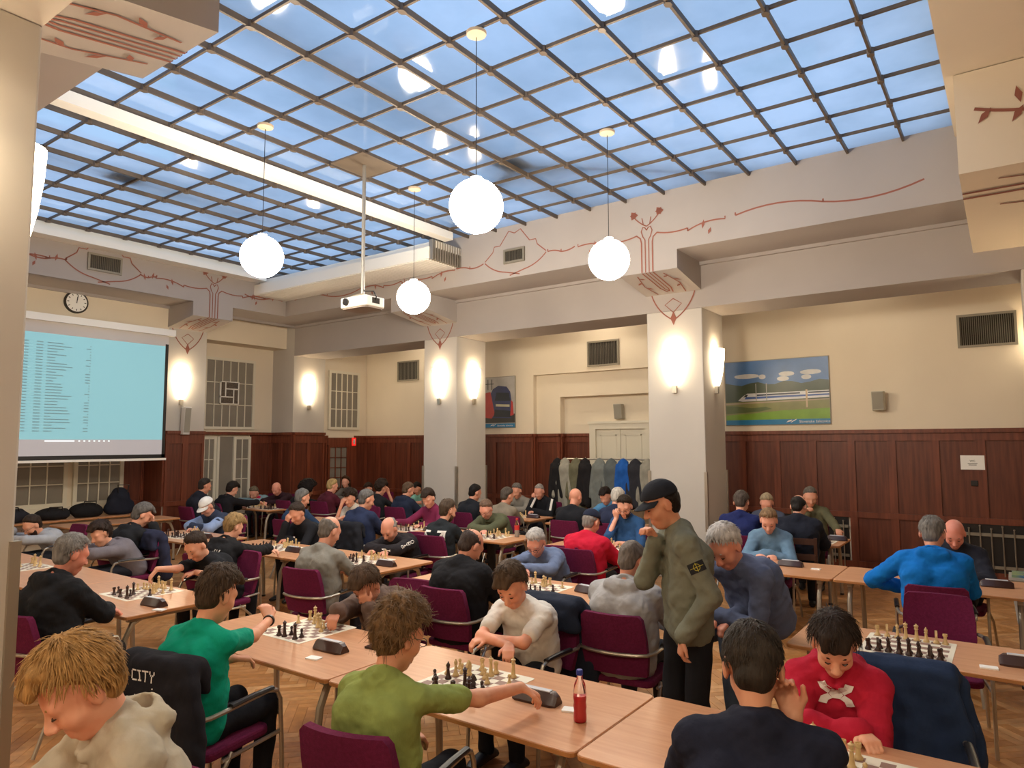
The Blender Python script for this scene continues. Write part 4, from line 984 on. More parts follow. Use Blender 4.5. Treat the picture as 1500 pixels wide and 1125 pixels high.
    if cap:
        cc = SDF(head-.24, head+.24, hv); rr = (.086*sc, .105*sc, .092*sc)
        cc.ell(H(0, -.012, .042), AX, rr, .01, 'u', lambda x, y, z: -(z+.0)+.12*y)
        co = obj('cap', geo_mesh('cap', [cc.geo(org)], cloth(cap)), None, root)
        bv = []; n = 12
        for t_ in (0, 1):
            for k in range(n+1):
                w_ = -1.15+2.3*k/n; R_ = .088 if t_ == 0 else .088+.075*math.cos(w_*.9)
                bv.append(H(math.sin(w_)*.09*(1 if t_ == 0 else 1.04), -.012+.09*math.cos(w_)+(R_-.088 if t_ else 0), .05-.02*t_-.012*abs(math.sin(w_)))-o3)
        bv2 = [p-hu*.005 for p in bv]; F = []
        for k in range(n): F.append((k, k+1, n+2+k, n+1+k)); F.append((2*n+2+k, 3*n+3+k, 3*n+4+k, 2*n+3+k))
        for k in range(n): F.append((n+1+k, n+2+k, 3*n+4+k, 3*n+3+k))
        obj('cap_brim', G().add([tuple(p) for p in bv+bv2], F), cloth(cap), root, True, 60)
    if seat:
        cx, cy = P[0]+fw[0]*.09, P[1]+fw[1]*.09
        wd = label.replace(',', '').split(' '); lb = ' '.join(wd[:9])
        while lb.split(' ')[-1] in ('in', 'with', 'and', 'at', 'his', 'the', 'a', 'of', 'by', 'to', 'on', 'from', 'behind', 'beside', 'an'): lb = ' '.join(lb.split(' ')[:-1])
        chair(cx, cy, math.radians(chair_ang) if chair_ang else a, 'maroon chair with steel arms under the '+lb)
    d = dict(root=root, gar=gar, NB=NB, P=P, C=C, B=B, fw=fw, rt=rt, ax=ax_, arms=arms, org=np.array(org), Sh=Sh, bk=bk, H=H, th=th)
    PEOPLE.append(d); return d
def decal(pd, o, u, v, shapes, m, name, off=.003, n=None):
    """shapes: list of polygons in (u,v) metres, wrapped onto the garment of pd by ray casting against the surface along n"""
    me = pd['gar'].data; bv = BVHTree.FromPolygons([p.co for p in me.vertices], [tuple(p.vertices) for p in me.polygons])
    u, v = Vector(nrm(np.array(u))), Vector(nrm(np.array(v))); n = Vector(nrm(np.array(n))) if n is not None else u.cross(v); o = Vector(np.array(o)-pd['org'])
    bm = bmesh.new()
    for poly in shapes:
        vs = [bm.verts.new((a, b_, 0)) for a, b_ in poly]
        try: bm.faces.new(vs)
        except Exception: pass
    bmesh.ops.triangulate(bm, faces=bm.faces[:])
    for _ in range(4):
        ed = [e for e in bm.edges if e.calc_length() > .018]
        if not ed: break
        bmesh.ops.subdivide_edges(bm, edges=ed, cuts=1); bmesh.ops.triangulate(bm, faces=bm.faces[:])
    V = []; ok = True
    for w in bm.verts:
        p = o+u*w.co.x+v*w.co.y; h = bv.ray_cast(p+n*.25, -n, .6)
        if h[0] is None: h = bv.find_nearest(p)
        V.append(tuple(h[0]+n*off))
    bm.verts.index_update(); F = [tuple(x.index for x in f.verts) for f in bm.faces]; bm.free()
    return obj(name, G().add(V, F), m, pd['gar'])
# ------------------------------------------------------------------ the players, row by row
def hd(px, py, x): return tuple(mx(px, py, x))
near, far = 0, 180
# foreground row
p_blond = person('blond boy in beige zip hoodie leaning over table at the lower edge', hd(118, 1008, 1.0), 172, ('hoodie', 'a89e8c'), '20242c', 'dba48a', ('full', 'b98d55'), hy=0, hp=38, hands=(('t', .36, .1), ('t', .42, .1)), hood=True)
p_green = person('young man in green T-shirt with black wristband, elbow on table', hd(318, 872, 2.28), 12, ('tee', '00846a'), '14151b', 'd49c7c', ('quiff', '4b3a2c'), hy=-4, hp=22, hands=(('t', .3, .06), ('w', 3.02, 4.02, .93, .1, .6, .75, -.2, -.6, -.8)), wide=.01)
p_olive = person('curly haired young man with glasses in olive green T-shirt moving a piece', hd(585, 932, 2.3), 12, ('tee', '7c8a4a'), '15161b', 'd39d80', ('curly', '7a5d3f'), hy=-18, hp=22, glasses=True, hands=('lap', ('w', 2.96, 1.96, .85, .6, -.3, -.35, .2, -.9, -.5)))
p_brown = person('man in brown fleece lined jacket resting his forehead on his fist', hd(537, 858, 3.72), 190, ('jacket', '5c4a42'), '2a2522', 'c98f74', ('full', '5b4636'), hy=0, hp=42, hands=('fore', ('w', 3.35, 3.92, .87, -.8, -.3, -.55, .3, .8, -.5)), wide=.03, fat=.02)
p_white = person('young man in white T-shirt with folded arms looking at board', hd(750, 858, 3.78), 180, ('tee', 'd8d0c6'), '1a1d26', 'dba083', ('quiff', '5a4737'), hy=8, hp=38, hands=(('t', .24, -.1), ('t', .3, -.12)), wide=.01)
p_polo = person('dark haired man in navy polo shirt seen from behind', hd(1103, 978, 2.42), 20, ('polo', '181b2b'), '17181d', 'c48f72', ('short', '3a322c'), hy=0, hp=30, hands=('t', ('cheek',)), wide=.03, fat=.02)
p_redh = person('dark haired boy in red hoodie with large white logo', hd(1222, 945, 3.58), 186, ('hoodie', 'a3182f'), '1c2230', 'd6a488', ('full', '33261f'), hy=10, hp=40, hands=(('t', .27, -.1), ('t', .27, -.12)), hood=True, seat=False, hip=(3.8, .74, .54))
chair(p_redh['P'][0]-.08, p_redh['P'][1]-.24, math.radians(188), 'maroon chair with navy jacket under the dark haired boy in red hoodie')
# second left group
p_bhood = person('grey haired man in black hoodie with arms on table', hd(105, 812, 2.3), 8, ('hoodie', '17181c'), '25211f', 'c98670', ('short', '8b8682'), hy=-6, hp=22, hands=(('t', .4, .05), ('t', .42, -.06)), wide=.03, fat=.03, hood=True)
p_btee = person('young man in black T-shirt reaching across the board', hd(287, 800, 3.85), 186, ('tee', '191a1e'), '15161a', 'd39f84', ('crop', '3c2f27'), hy=6, hp=40, hands=(('t', .12, .02), ('w', 3.12, 6.38, .9, -.6, .2, -.7, 0, .2, -1)))
p_ghood = person('dark haired young man in grey hoodie', hd(148, 782, 3.95), 178, ('hoodie', '68636a'), '20222a', 'd9a68a', ('full', '382b25'), hy=8, hp=26, hands=(('t', .28, -.05), ('t', .3, -.06)), hood=True)
p_gsw = person('bearded man with glasses in pale grey sweater', hd(47, 770, 3.95), 182, ('sweater', '9a9da4'), '24262c', 'cf9a7e', ('short', '3a2d25'), hy=6, hp=34, glasses=True, beard='3a2a22', hands=(('t', .3, -.04), ('t', .3, .1, .9)))
# standing spectators
capz = hd(968, 738, 4.05)
p_cap = person('standing man in black cap and grey green sweatshirt, hand at chin', capz, 128, ('sweater', '67695c'), '15151a', 'c48e72', ('short', '241d1a'), hy=4, hp=24, cap='1d1f26', seat=False, hip=(capz[0]+.1, capz[1]-.12, .93), sc=1.04,
               legs=[((capz[0]+.14, capz[1]-.04, .9), (capz[0]+.08, capz[1]-.02, .5), (capz[0]+.14, capz[1]-.02, .1)), ((capz[0]+.06, capz[1]-.2, .9), (capz[0]+.0, capz[1]-.2, .5), (capz[0]+.04, capz[1]-.22, .1))],
               hands=('side', ('chin',)), wide=.02)
lz = hd(1062, 800, 4.42)
hpz = mx(1122, 905, 4.88); hpz = (hpz.x, hpz.y, .88)
p_lean = person('white haired man in blue grey pullover perched on table edge, leaning forward', lz, 150, ('sweater', '4c5570'), '3d4858', 'd0937e', ('white', 'd2ccc8'), hy=12, hp=42, seat=False, hip=hpz, wide=.02, fat=.02,
                legs=[((hpz[0]-.02, hpz[1]-.07, .86), (hpz[0]-.36, hpz[1]+.13, .80), (hpz[0]-.36, hpz[1]+.1, .1)), ((hpz[0], hpz[1]+.09, .86), (hpz[0]-.28, hpz[1]+.4, .74), (hpz[0]-.3, hpz[1]+.33, .1))], hands=(('w', hpz[0]-.33, hpz[1]+.22, .92, -.5, .5, -.6, 0, 0, -1), ('w', hpz[0]-.36, hpz[1]+.12, .91, -.5, .5, -.6, .5, -.5, -.6)))
# row C
p_lgrey = person('short haired man in light grey hoodie, back to the room', hd(925, 822, 4.62), 6, ('hoodie', '9b9a9c'), '2b2c31', 'c99279', ('buzz', '7b7068'), hy=-10, hp=30, hands=('t', 't'), hood=True, wide=.03, fat=.03)
p_coat = person('balding man in black jacket hunched over the board', hd(690, 800, 4.6), 4, ('coat', '17171b'), '201f22', 'c98f76', ('fringe', '4a3d38'), hy=-16, hp=40, hands=('t', 't'), wide=.03, fat=.03)
p_bfleece = person('white haired man with glasses in mottled blue fleece', hd(785, 795, 6.02), 186, ('sweater', '5d6b8a'), '23262e', 'd49a86', ('white', 'c9c5c2'), hy=4, hp=40, glasses=True, hands=(('t', .28, -.02), ('t', .34, .0)), fat=.02)
p_gtee = person('bald man in grey T-shirt seen from behind', hd(483, 778, 4.5), 8, ('tee', '77746d'), '1d1f26', 'cf9a82', ('fringe', '7d756e'), hy=-8, hp=25, hands=('t', 't'), wide=.03, fat=.03)
p_orig = person('grey haired man in black hoodie with white ORIGIN lettering on sleeve', hd(570, 775, 6.02), 186, ('hoodie', '1f1c20'), '44403c', 'cf9780', ('fringe', 'a09a94'), hy=4, hp=40, hands=(('t', .26, -.05), ('t', .26, -.08)), hood=True, wide=.02)
p_bhand = person('man in black sweater holding his forehead', hd(435, 752, 5.95), 184, ('sweater', '17181d'), '1f2026', 'cf987e', ('short', '3f332c'), hy=6, hp=34, hands=(('t', .2, -.05), 'fore'))
p_bkid = person('blond kid in black hoodie with white script reaching over table', hd(342, 772, 4.5), 12, ('hoodie', '18181b'), '15161a', 'dcaa90', ('full', 'a98a5d'), hy=-10, hp=24, hands=('t', ('w', 5.15, 7.05, .81, .6, -.6, -.2, .3, -.2, -.8)), hood=True, sc=.95)
p_wcap = person('man in white cap, dark vest and blue plaid shirt', hd(303, 742, 6.0), 184, ('jacket', '2b3346'), '22242b', 'cf9a84', ('short', '6e665f'), hy=4, hp=36, cap='d9d6d2', glasses=True, hands=(('t', .28, -.02), ('t', .28, -.02)), wide=.02)
p_bg = person('grey haired man in black hoodie with hand at his temple, back turned', hd(208, 755, 4.55), 2, ('hoodie', '1b1c20'), '1c1c20', 'cf9a80', ('full', '6a6663'), hy=-14, hp=30, hands=('t', 'fore'), hood=True, wide=.02)
# row D
p_red = person('man in red fleece and navy cap seen from behind', hd(866, 765, 6.95), 2, ('jacket', 'b5152f'), '2a2c33', 'cf9a84', ('short', '9a928c'), hy=-6, hp=26, cap='1d2233', hands=('t', 't'), wide=.03, fat=.03)
p_bshirt = person('dark haired man with glasses in blue shirt, cheek on fist', hd(915, 742, 8.15), 184, ('shirt', '25456e'), '1f222a', 'd6a28a', ('short', '33281f'), hy=4, hp=30, glasses=True, beard='4a3a30', hands=(('t', .3, -.02), 'cheek'), sleeves='half', fat=.02)
p_olm = person('plump man with glasses in olive hoodie, hands clasped', hd(712, 746, 8.25), 184, ('hoodie', '4d503c'), '2a2a2a', 'd8a08c', ('short', '7c6353'), hy=2, hp=36, glasses=True, hands=(('t', .3, -.1), ('t', .3, -.1)), fat=.05, wide=.02)
p_arrow = person('man in black sweatshirt with white arrows on the back', hd(656, 748, 6.85), 4, ('sweater', '1c2024'), '6a5a48', 'd3a085', ('short', '5a4a3c'), hy=-18, hp=18, hands=('t', 't'), beard='5a4030')
p_burg = person('young man in burgundy shirt reaching out with one arm', hd(628, 730, 8.2), 184, ('shirt', '6a2140'), '20222a', 'd6a087', ('quiff', '3d3028'), hy=4, hp=30, hands=(('t', .3, 0), ('w', 7.75, 7.75, .84)))
p_nsw = person('grey haired man in navy sweater seen from behind', hd(537, 732, 6.9), 2, ('sweater', '1f2740'), '202229', 'cf9a80', ('short', '6f6c6a'), hy=-20, hp=20, hands=('t', 't'), wide=.04, fat=.04)
p_curly = person('long haired man with moustache in white shirt, hand at temple', hd(512, 730, 8.25), 186, ('shirt', 'bdb5a8'), '23252b', 'cf9a80', ('curly', '35281f'), hy=14, hp=22, hands=(('t', .25, 0), 'fore'), sleeves='half')
p_blueb = person('grey haired man in blue sweater behind the black sweater player', hd(443, 730, 6.95), 4, ('sweater', '22344f'), '202229', 'cf9a80', ('short', '7a7774'), hy=-14, hp=20, hands=('t', 't'))
p_blue = person('grey haired man in bright blue hoodie, back to the room', hd(1366, 782, 6.85), 8, ('hoodie', '0a62b8'), '24262c', 'd3987e', ('short', '87837f'), hy=-14, hp=26, hands=(('t', .3, .25), 't'), hood=True, wide=.04, fat=.03)
p_bald = person('bald man in dark cardigan bending over the board', hd(1398, 782, 8.1), 176, ('jacket', '20222c'), '23252b', 'd58f7e', ('none', '8a7c72'), hy=8, hp=38, hands=('t', 't'), wide=.02)
p_denim = person('fair haired man in pale blue blazer', hd(1126, 763, 8.3), 186, ('jacket', '5a7690'), '2b2e36', 'd9a48e', ('short', '97795a'), hy=6, hp=34, hands=(('t', .3, -.02), ('t', .3, -.04)))
# aisle row E
p_gsweat = person('grey haired man in moss green sweater, hand over mouth, against wainscot', hd(1187, 728, 10.72), 190, ('sweater', '57553f'), '2b2b2e', 'cf9a80', ('crop', '6e675f'), hy=10, hp=24, hands=(('w', 10.2, 1.95, .82), 'chin'), fat=.02, wide=.02)
p_suit = person('balding man in dark suit seen from behind', hd(1170, 742, 9.1), 10, ('coat', '1a1d28'), '23242a', 'cf9a82', ('fringe', '2f2a28'), hy=-16, hp=26, hands=('t', 't'), wide=.03, fat=.02, seat=False)
p_navyb = person('short haired man in royal navy sweater by the pillar', hd(1086, 736, 9.0), 4, ('sweater', '1b2350'), '202229', 'cf9a80', ('short', '5a4f47'), hy=0, hp=28, hands=('t', 't'), wide=.02)
p_fair = person('fair grey haired man in slate jacket against the wainscot', hd(1123, 737, 10.65), 184, ('jacket', '444a5c'), '25272d', 'd9a48e', ('short', 'b3a184'), hy=6, hp=32, hands=('t', 'chin'))
p_track = person('grey haired man in black tracksuit with white shoulder stripes', hd(790, 720, 11.0), 184, ('jacket', '17181c'), '1a1a1e', 'd59c86', ('buzz', 'a59c95'), hy=0, hp=26, hands=(('t', .3, 0), 'cheek'), wide=.03, fat=.02)
p_beige = person('man in taupe sweater leaning an arm on table', hd(743, 727, 9.25), 2, ('sweater', '7a7061'), '2a2a2d', 'd0987e', ('short', '5f554c'), hy=-16, hp=22, hands=('t', ('t', .42, -.1)), wide=.02)
p_greyt = person('man in grey pullover behind the taupe sweater player', hd(757, 719, 11.0), 182, ('sweater', '7c7870'), '2a2a2d', 'd0987e', ('short', '77706a'), hy=0, hp=24, hands=('t', 't'))
p_bbald = person('bald man in black sweater seen from behind near the coats', hd(843, 729, 9.2), 2, ('sweater', '18191e'), '1b1b1f', 'd99c82', ('none', '8a7c72'), hy=-4, hp=24, hands=('t', 't'), wide=.04, fat=.03)
p_lblue = person('dark haired player in light blue shirt in front of hanging coats', hd(887, 727, 10.75), 182, ('shirt', '4f86b8'), '2a2a2d', 'cf9a82', ('full', '2b211d'), hy=0, hp=30, hands=('t', 't'))
p_whn = person('white haired man in dark navy sweater in front of hanging coats', hd(905, 729, 9.25), 6, ('sweater', '242a40'), '22242b', 'd6a28c', ('white', 'd6cfc4'), hy=-10, hp=28, hands=('t', 't'))
p_bblk = person('black haired man in black sweater in front of the middle pillar', hd(696, 722, 9.3), 0, ('sweater', '1a1c22'), '1b1b1f', 'c9937a', ('crop', '1f1a18'), hy=-16, hp=24, hands=('t', 't'), wide=.02)
# far end
p_scarf = person('man with red scarf in light blue sweater below the small paned window', hd(372, 722, 9.3), 186, ('sweater', '7fa0ae'), '2a2a2d', 'd6a089', ('crop', '7b6f5c'), hy=12, hp=36, hands=('t', 't'))
p_maroon = person('bald man in dark maroon turtleneck', hd(405, 716, 9.45), 184, ('sweater', '2c1a22'), '1f1d20', 'd99a86', ('none', '8a7c72'), hy=10, hp=34, hands=('t', 't'))
p_bh2 = person('dark haired young man in black hoodie reaching at the far table', hd(340, 717, 8.05), 6, ('hoodie', '1a191d'), '1a1a1e', 'd6a28a', ('full', '2c2421'), hy=-6, hp=28, hands=('t', ('w', 8.6, 12.5, .86)))
p_hid = person('dark haired man in dark coat half hidden behind the white cap', hd(300, 712, 7.3), 0, ('jacket', '1c1d26'), '1a1a1e', 'c9937a', ('short', '3a322e'), hy=-6, hp=20, hands=('t', 't'))
p_afro = person('person with large dark afro hair in black top at far row', hd(451, 718, 9.4), 0, ('sweater', '18181b'), '1a1a1e', 'a8765a', ('afro', '1c1413'), hy=-10, hp=20, hands=('t', 't'))
p_plaid = person('blond person in dark red plaid shirt at far row', hd(487, 712, 9.4), 4, ('shirt', '4a1a26'), '1f2026', 'dba58d', ('short', 'c9ab74'), hy=-14, hp=20, hands=('t', 't'))
p_woman = person('smiling woman with brown tied hair at the far wall', hd(506, 706, 11.15), 190, ('sweater', '5f5a55'), '1f2026', 'dba58d', ('long', '4b3322'), hy=16, hp=8, hands=('t', 't'), sc=.95)
p_cdark = person('person with dark curly hair in black shirt, hand raised to head', hd(558, 715, 9.4), 2, ('tee', '1a1b1f'), '1f2026', 'c9937a', ('curly', '33251d'), hy=0, hp=22, hands=('t', 'fore'))
p_boy = person('young player peeking beside the dark curly hair', hd(540, 716, 11.1), 184, ('sweater', '3a3438'), '1f2026', 'd6a28a', ('full', '3c2b22'), hy=4, hp=22, hands=('t', 't'), sc=.92)
p_nhood = person('short haired man in navy hoodie left of the middle pillar', hd(598, 718, 9.35), 4, ('hoodie', '1d2436'), '1f2026', 'cf9a80', ('crop', '6a5443'), hy=-20, hp=24, hands=('t', 't'), hood=True)
p_teal = person('dark haired youth in mint T-shirt behind the navy hoodie', hd(611, 716, 11.05), 184, ('tee', '7fc0ae'), '1f2026', 'c9937a', ('full', '2a211d'), hy=6, hp=22, hands=('t', 't'), sc=.92)

# ---- dark wooden chair under the suit man
M_DW = mat('dark_chair_wood', hexc('4a2a20'), .4, noise=(6, .3, None, (6, 6, 1)))
wc = thing('wooden_chair', 'dark wooden slat back chair under the balding man in dark suit', 'chair', (p_suit['P'][0]+.03, p_suit['P'][1], 0), math.radians(10))
obj('seat', rbox(-.22, .23, -.22, .22, .42, .46, .03), M_DW, wc, bevel=.006)
for sx in (-1, 1):
    obj('leg', G().box(.18, .215, sx*.2-.018, sx*.2+.018, 0, .42), M_DW, wc); obj('back_post', G().hexa([(-.235, sx*.2-.018, 0), (-.2, sx*.2-.018, 0), (-.2, sx*.2+.018, 0), (-.235, sx*.2+.018, 0), (-.3, sx*.2-.018, .92), (-.265, sx*.2-.018, .92), (-.265, sx*.2+.018, .92), (-.3, sx*.2+.018, .92)]), M_DW, wc)
    obj('stretcher', G().box(-.21, .19, sx*.2-.01, sx*.2+.01, .2, .23), M_DW, wc)
for z in (.84, .66): obj('back_slat', G().box(-.295, -.262, -.2, .2, z, z+.07), M_DW, wc)
# ---- empty chairs
chair(5.84, .5, math.pi+.1, 'empty maroon chair on far side of the untouched game')
# ---- wooden chair under the suit man is replaced by a maroon one; jackets over chair backs
def jacket_over(x, y, ang, col, lab, w=.27, drop=.5, front=.16):
    """garment hung over a chair back: folded shell with soft shoulders"""
    t = thing('draped_jacket', lab, 'jacket', (x, y, 0), ang); s_ = SDF((-.6, -.5, .1), (.05, .5, 1.05), .011); n = 20
    for k in range(n):
        q = k/(n-1); z = .925-q*drop; hw = w*(.8+.28*min(1, q*2.2)); s_.cone((-.335-.05*q, -hw, z), (-.335-.05*q, hw, z), .036+.012*q, .036+.012*q, .05)
        if .925-z < front: s_.cone((-.235+.1*q*(front > .3), -hw*.95, z), (-.235+.1*q*(front > .3), hw*.95, z), .024+.01*q, .024+.01*q, .04)
    s_.cone((-.29, -w*.75, .925), (-.29, w*.75, .925), .05, .05, .04); s_.cone((-.36, -w*.35, .935), (-.36, w*.35, .935), .03, .03, .03)
    for q in (-1, 1): s_.cone((-.36, q*w*.95, .85), (-.40, q*w*1.08, .9-drop*.9), .04, .034, .03)
    Y = s_.ax[1][None, :, None]; Z = s_.ax[2][None, None, :]; s_.a += (.009*np.sin(38*Y+3*np.sin(7*Z))*np.clip((.95-Z)*2.2, 0, 1)).astype(np.float32); s_.noise(.007, 1.2, 3)
    obj('cloth_shell', geo_mesh('cloth_shell', [s_.geo((0, 0, 0))], cloth(col)), None, t); return t
def seatpos(pd): return pd['P'][0]+pd['fw'][0]*.09, pd['P'][1]+pd['fw'][1]*.09, math.atan2(pd['fw'][1], pd['fw'][0])
jk = jacket_over(*seatpos(p_green), '17161c', 'black jacket with white CITY lettering hung over the chair of the green T-shirt player', .27, .62)
jacket_over(p_redh['P'][0]-.08, p_redh['P'][1]-.26, math.radians(188), '1c2a44', 'navy jacket draped over the chair behind the red hoodie boy', .26, .62, .5)
jacket_over(*seatpos(p_white), '1e2433', 'dark navy jacket draped over the chair of the white T-shirt player', .26, .5)
jacket_over(*seatpos(p_ghood), '23263a', 'dark blue jacket hung on the chair of the grey hoodie player', .24, .5)
jacket_over(*seatpos(p_nsw), '191a20', 'black jacket over the chair of the navy sweater player', .27, .55)
# ---- printed marks on clothing
WH = mat('print_white', hexc('e8e4de'), .8)
def textpoly(s, size):
    """outline strokes of the letters used, as polygons on a 5x7 cell grid"""
    F = {'O': ['01110', '10001', '10001', '10001', '10001', '10001', '01110'], 'R': ['11110', '10001', '10001', '11110', '10100', '10010', '10001'], 'I': ['111', '010', '010', '010', '010', '010', '111'],
         'G': ['01111', '10000', '10000', '10111', '10001', '10001', '01110'], 'N': ['10001', '11001', '11001', '10101', '10011', '10011', '10001'], 'C': ['01111', '10000', '10000', '10000', '10000', '10000', '01111'],
         'T': ['11111', '00100', '00100', '00100', '00100', '00100', '00100'], 'Y': ['10001', '10001', '01010', '00100', '00100', '00100', '00100'], 'A': ['01110', '10001', '10001', '11111', '10001', '10001', '10001'], 'S': ['01111', '10000', '10000', '01110', '00001', '00001', '11110'], ' ': ['00']*7}
    x = 0; c = size/7; out_ = []
    for ch in s:
        rows = F[ch]
        for j, r in enumerate(rows):
            k = 0
            while k < len(r):
                if r[k] == '1':
                    e = k
                    while e < len(r) and r[e] == '1': e += 1
                    out_.append([(x+k*c, (6-j)*c), (x+e*c, (6-j)*c), (x+e*c, (7-j)*c), (x+k*c, (7-j)*c)]); k = e
                else: k += 1
        x += (len(rows[0])+1)*c
    return out_, x
# red hoodie: interlocked arcs logo
d = p_redh; c0 = d['C']-d['bk']*.0
def arcpoly(cx, cy, r0, r1, a0, a1, n=10):
    P_ = [(cx+r1*math.cos(math.radians(a0+(a1-a0)*k/n)), cy+r1*math.sin(math.radians(a0+(a1-a0)*k/n))) for k in range(n+1)]
    return P_+[(cx+r0*math.cos(math.radians(a1+(a0-a1)*k/n)), cy+r0*math.sin(math.radians(a1+(a0-a1)*k/n))) for k in range(n+1)]
lg = []
for sy in (1, -1):
    pts = [(-.1, sy*.075), (-.055, sy*.08), (-.045, sy*.05), (-.02, sy*.03), (.02, sy*.03), (.045, sy*.05), (.055, sy*.08), (.1, sy*.075), (.085, sy*.03), (.045, sy*.0), (0, sy*-.006), (-.045, sy*.0), (-.085, sy*.03)]
    q = pts if sy > 0 else pts[::-1]
    lg += [[pts[i], pts[(i+1)], pts[len(pts)-2-i], pts[len(pts)-1-i]] if False else None for i in range(0)]
    L1 = [[(-.1, sy*.075), (-.055, sy*.08), (-.045, sy*.05), (-.085, sy*.03)], [(-.045, sy*.05), (-.02, sy*.03), (-.045, 0), (-.085, sy*.03)], [(-.02, sy*.03), (.02, sy*.03), (.04, sy*.0), (-.04, sy*.0)],
          [(.02, sy*.03), (.045, sy*.05), (.085, sy*.03), (.045, 0)], [(.045, sy*.05), (.055, sy*.08), (.1, sy*.075), (.085, sy*.03)]]
    lg += [l if sy > 0 else l[::-1] for l in L1]
decal(d, d['NB']-d['ax']*.125+d['fw']*.1, -d['rt'], UP, [[(a*.78, b*.6) for a, b in q] for q in lg], WH, 'chest_logo', .008, n=nrm(d['fw']+UP*.55))
# ORIGIN down the sleeve
d = p_orig; S_, E_, Wp = d['arms'][0][:3]; poly, Lx = textpoly('ORIGIN', .062); vv = nrm(S_-E_)
dn = nrm(E_-S_); nn = nrm(-d['rt']*.3+d['fw']*.7+V3(0, 0, .35)); nn = nrm(nn-dn*(nn@dn)); camv = nrm(V3(0, 0, EYE)-S_); camv = nrm(camv-dn*(camv@dn))
crr = np.array(CR)
for k, ch in enumerate('ORIGIN'):
    A, B_ = (S_, E_) if k < 4 else (E_, Wp); dn = nrm(B_-A); cv = nrm(V3(0, 0, EYE)-A); cv = nrm(cv-dn*(cv@dn)); uu = crr-dn*(crr@dn); uu = nrm(uu-cv*(uu@cv))
    q_, wd_ = textpoly(ch, .056); o = A+dn*(.03+.066*(k if k < 4 else k-3.6)); decal(d, o, uu, -dn, [[(a-wd_/2, b_-.028) for a, b_ in q] for q in q_], WH, 'sleeve_letter', .004, n=cv)
# arrows on the back
d = p_arrow; o = d['C']+d['bk']*.12-d['ax']*.02
arr = []
for sx in (-1, 1):
    arr += [[(sx*.01, -.11), (sx*.035, -.11), (sx*.15, .06), (sx*.125, .07)][::sx], [(sx*.05, .085), (sx*.16, .085), (sx*.16, .06), (sx*.05, .06)][::sx], [(sx*.16, .085), (sx*.16, -.03), (sx*.135, -.03), (sx*.135, .085)][::sx]]
decal(d, o, d['rt'], d['ax'], arr, WH, 'back_arrows', n=d['bk'])
# script on the kid's hoodie
d = p_bkid; o = d['C']+d['bk']*.12-d['ax']*.03; R = random.Random(4); sq = []
for k in range(9):
    x = -.12+k*.028; h = R.uniform(.03, .07); sq.append([(x, -.02), (x+.009, -.02), (x+.028, h), (x+.018, h)]); sq.append([(x+.014, h*.4), (x+.036, -.012), (x+.036, 0), (x+.014, h*.4+.01)])
decal(d, o, d['rt'], d['ax'], sq, WH, 'back_script', n=d['bk'])
# sleeve badge on the cap man
d = p_cap; S_, E_ = d['arms'][0][:2]; dn = nrm(E_-S_); camv = nrm(V3(0, 0, EYE)-S_); camv = nrm(camv-dn*(camv@dn)); sd = np.cross(dn, camv); o = S_+(E_-S_)*.45
decal(d, o, sd, -dn, [[(-.048, -.03), (.048, -.03), (.048, .03), (-.048, .03)]], mat('badge_black', hexc('15161a'), .8), 'sleeve_badge', .004, n=camv)
decal(d, o, sd, -dn, [arcpoly(0, 0, .017, .02, 0, 180), arcpoly(0, 0, .017, .02, 180, 360), [(-.04, -.0015), (.04, -.0015), (.04, .0015), (-.04, .0015)], [(-.002, -.025), (.002, -.025), (.002, .025), (-.002, .025)]], mat('badge_yellow', hexc('b5a93a'), .8), 'compass_emblem', .0055, n=camv)
# tracksuit shoulder stripes
d = p_track
for i, s_ in ((0, -1), (1, 1)):
    S_, E_ = d['arms'][i][:2]; dn = nrm(E_-S_); camv = nrm(V3(0, 0, EYE)-S_); camv = nrm(camv-dn*(camv@dn)); sd = np.cross(dn, camv)
    decal(d, S_, dn, sd, [[(-.02, -.02), (.26, -.02), (.26, .02), (-.02, .02)]], WH, 'sleeve_stripe', .004, n=camv)
# lettering on the black jacket
poly, Lx = textpoly('CITY', .055); me = jk.children[0]
fake = dict(gar=me, org=np.zeros(3))
decal(fake, (-.44, .1, .86), (0, -1, 0), (.15, 0, 1), poly, WH, 'jacket_lettering', .004, n=(-1, 0, .15))
dots = []; R = random.Random(9)
for k in range(22):
    x, y_ = R.uniform(0, .3), R.uniform(-.14, -.02); s_ = R.uniform(.004, .008); dots.append([(x, y_), (x+s_, y_), (x+s_, y_+s_), (x, y_+s_)])
decal(fake, (-.44, .1, .86), (0, -1, 0), (.15, 0, 1), dots, WH, 'jacket_dots', .004, n=(-1, 0, .15))
# red scarf, plaid sleeves
sc_ = SDF(p_scarf['NB']-.2, p_scarf['NB']+.2, .011); d = p_scarf
for s_ in (-1, 1): sc_.cone(d['NB']-d['fw']*.06+UP*.02, d['NB']+d['rt']*s_*.07+d['fw']*.02+UP*.02, .035, .033, .02); sc_.cone(d['NB']+d['rt']*s_*.07+d['fw']*.02+UP*.02, d['NB']+d['fw']*.09-UP*.03, .033, .03, .02)
obj('scarf', geo_mesh('scarf', [sc_.geo(d['org'])], cloth('c0304a')), None, d['root'])
d = p_wcap; pl = cloth('7f93bd')
for S_, E_, Wp, hd_, cu, s_ in d['arms']:
    q = SDF(np.minimum.reduce([S_, E_, Wp])-.15, np.maximum.reduce([S_, E_, Wp])+.15, .012); q.cone(S_+(E_-S_)*.15, E_, .078, .074, .02); q.cone(E_, Wp, .074, .056, .02); q.noise(.006)
    obj('plaid_sleeve', geo_mesh('plaid_sleeve', [q.geo(d['org'])], pl), None, d['root'])
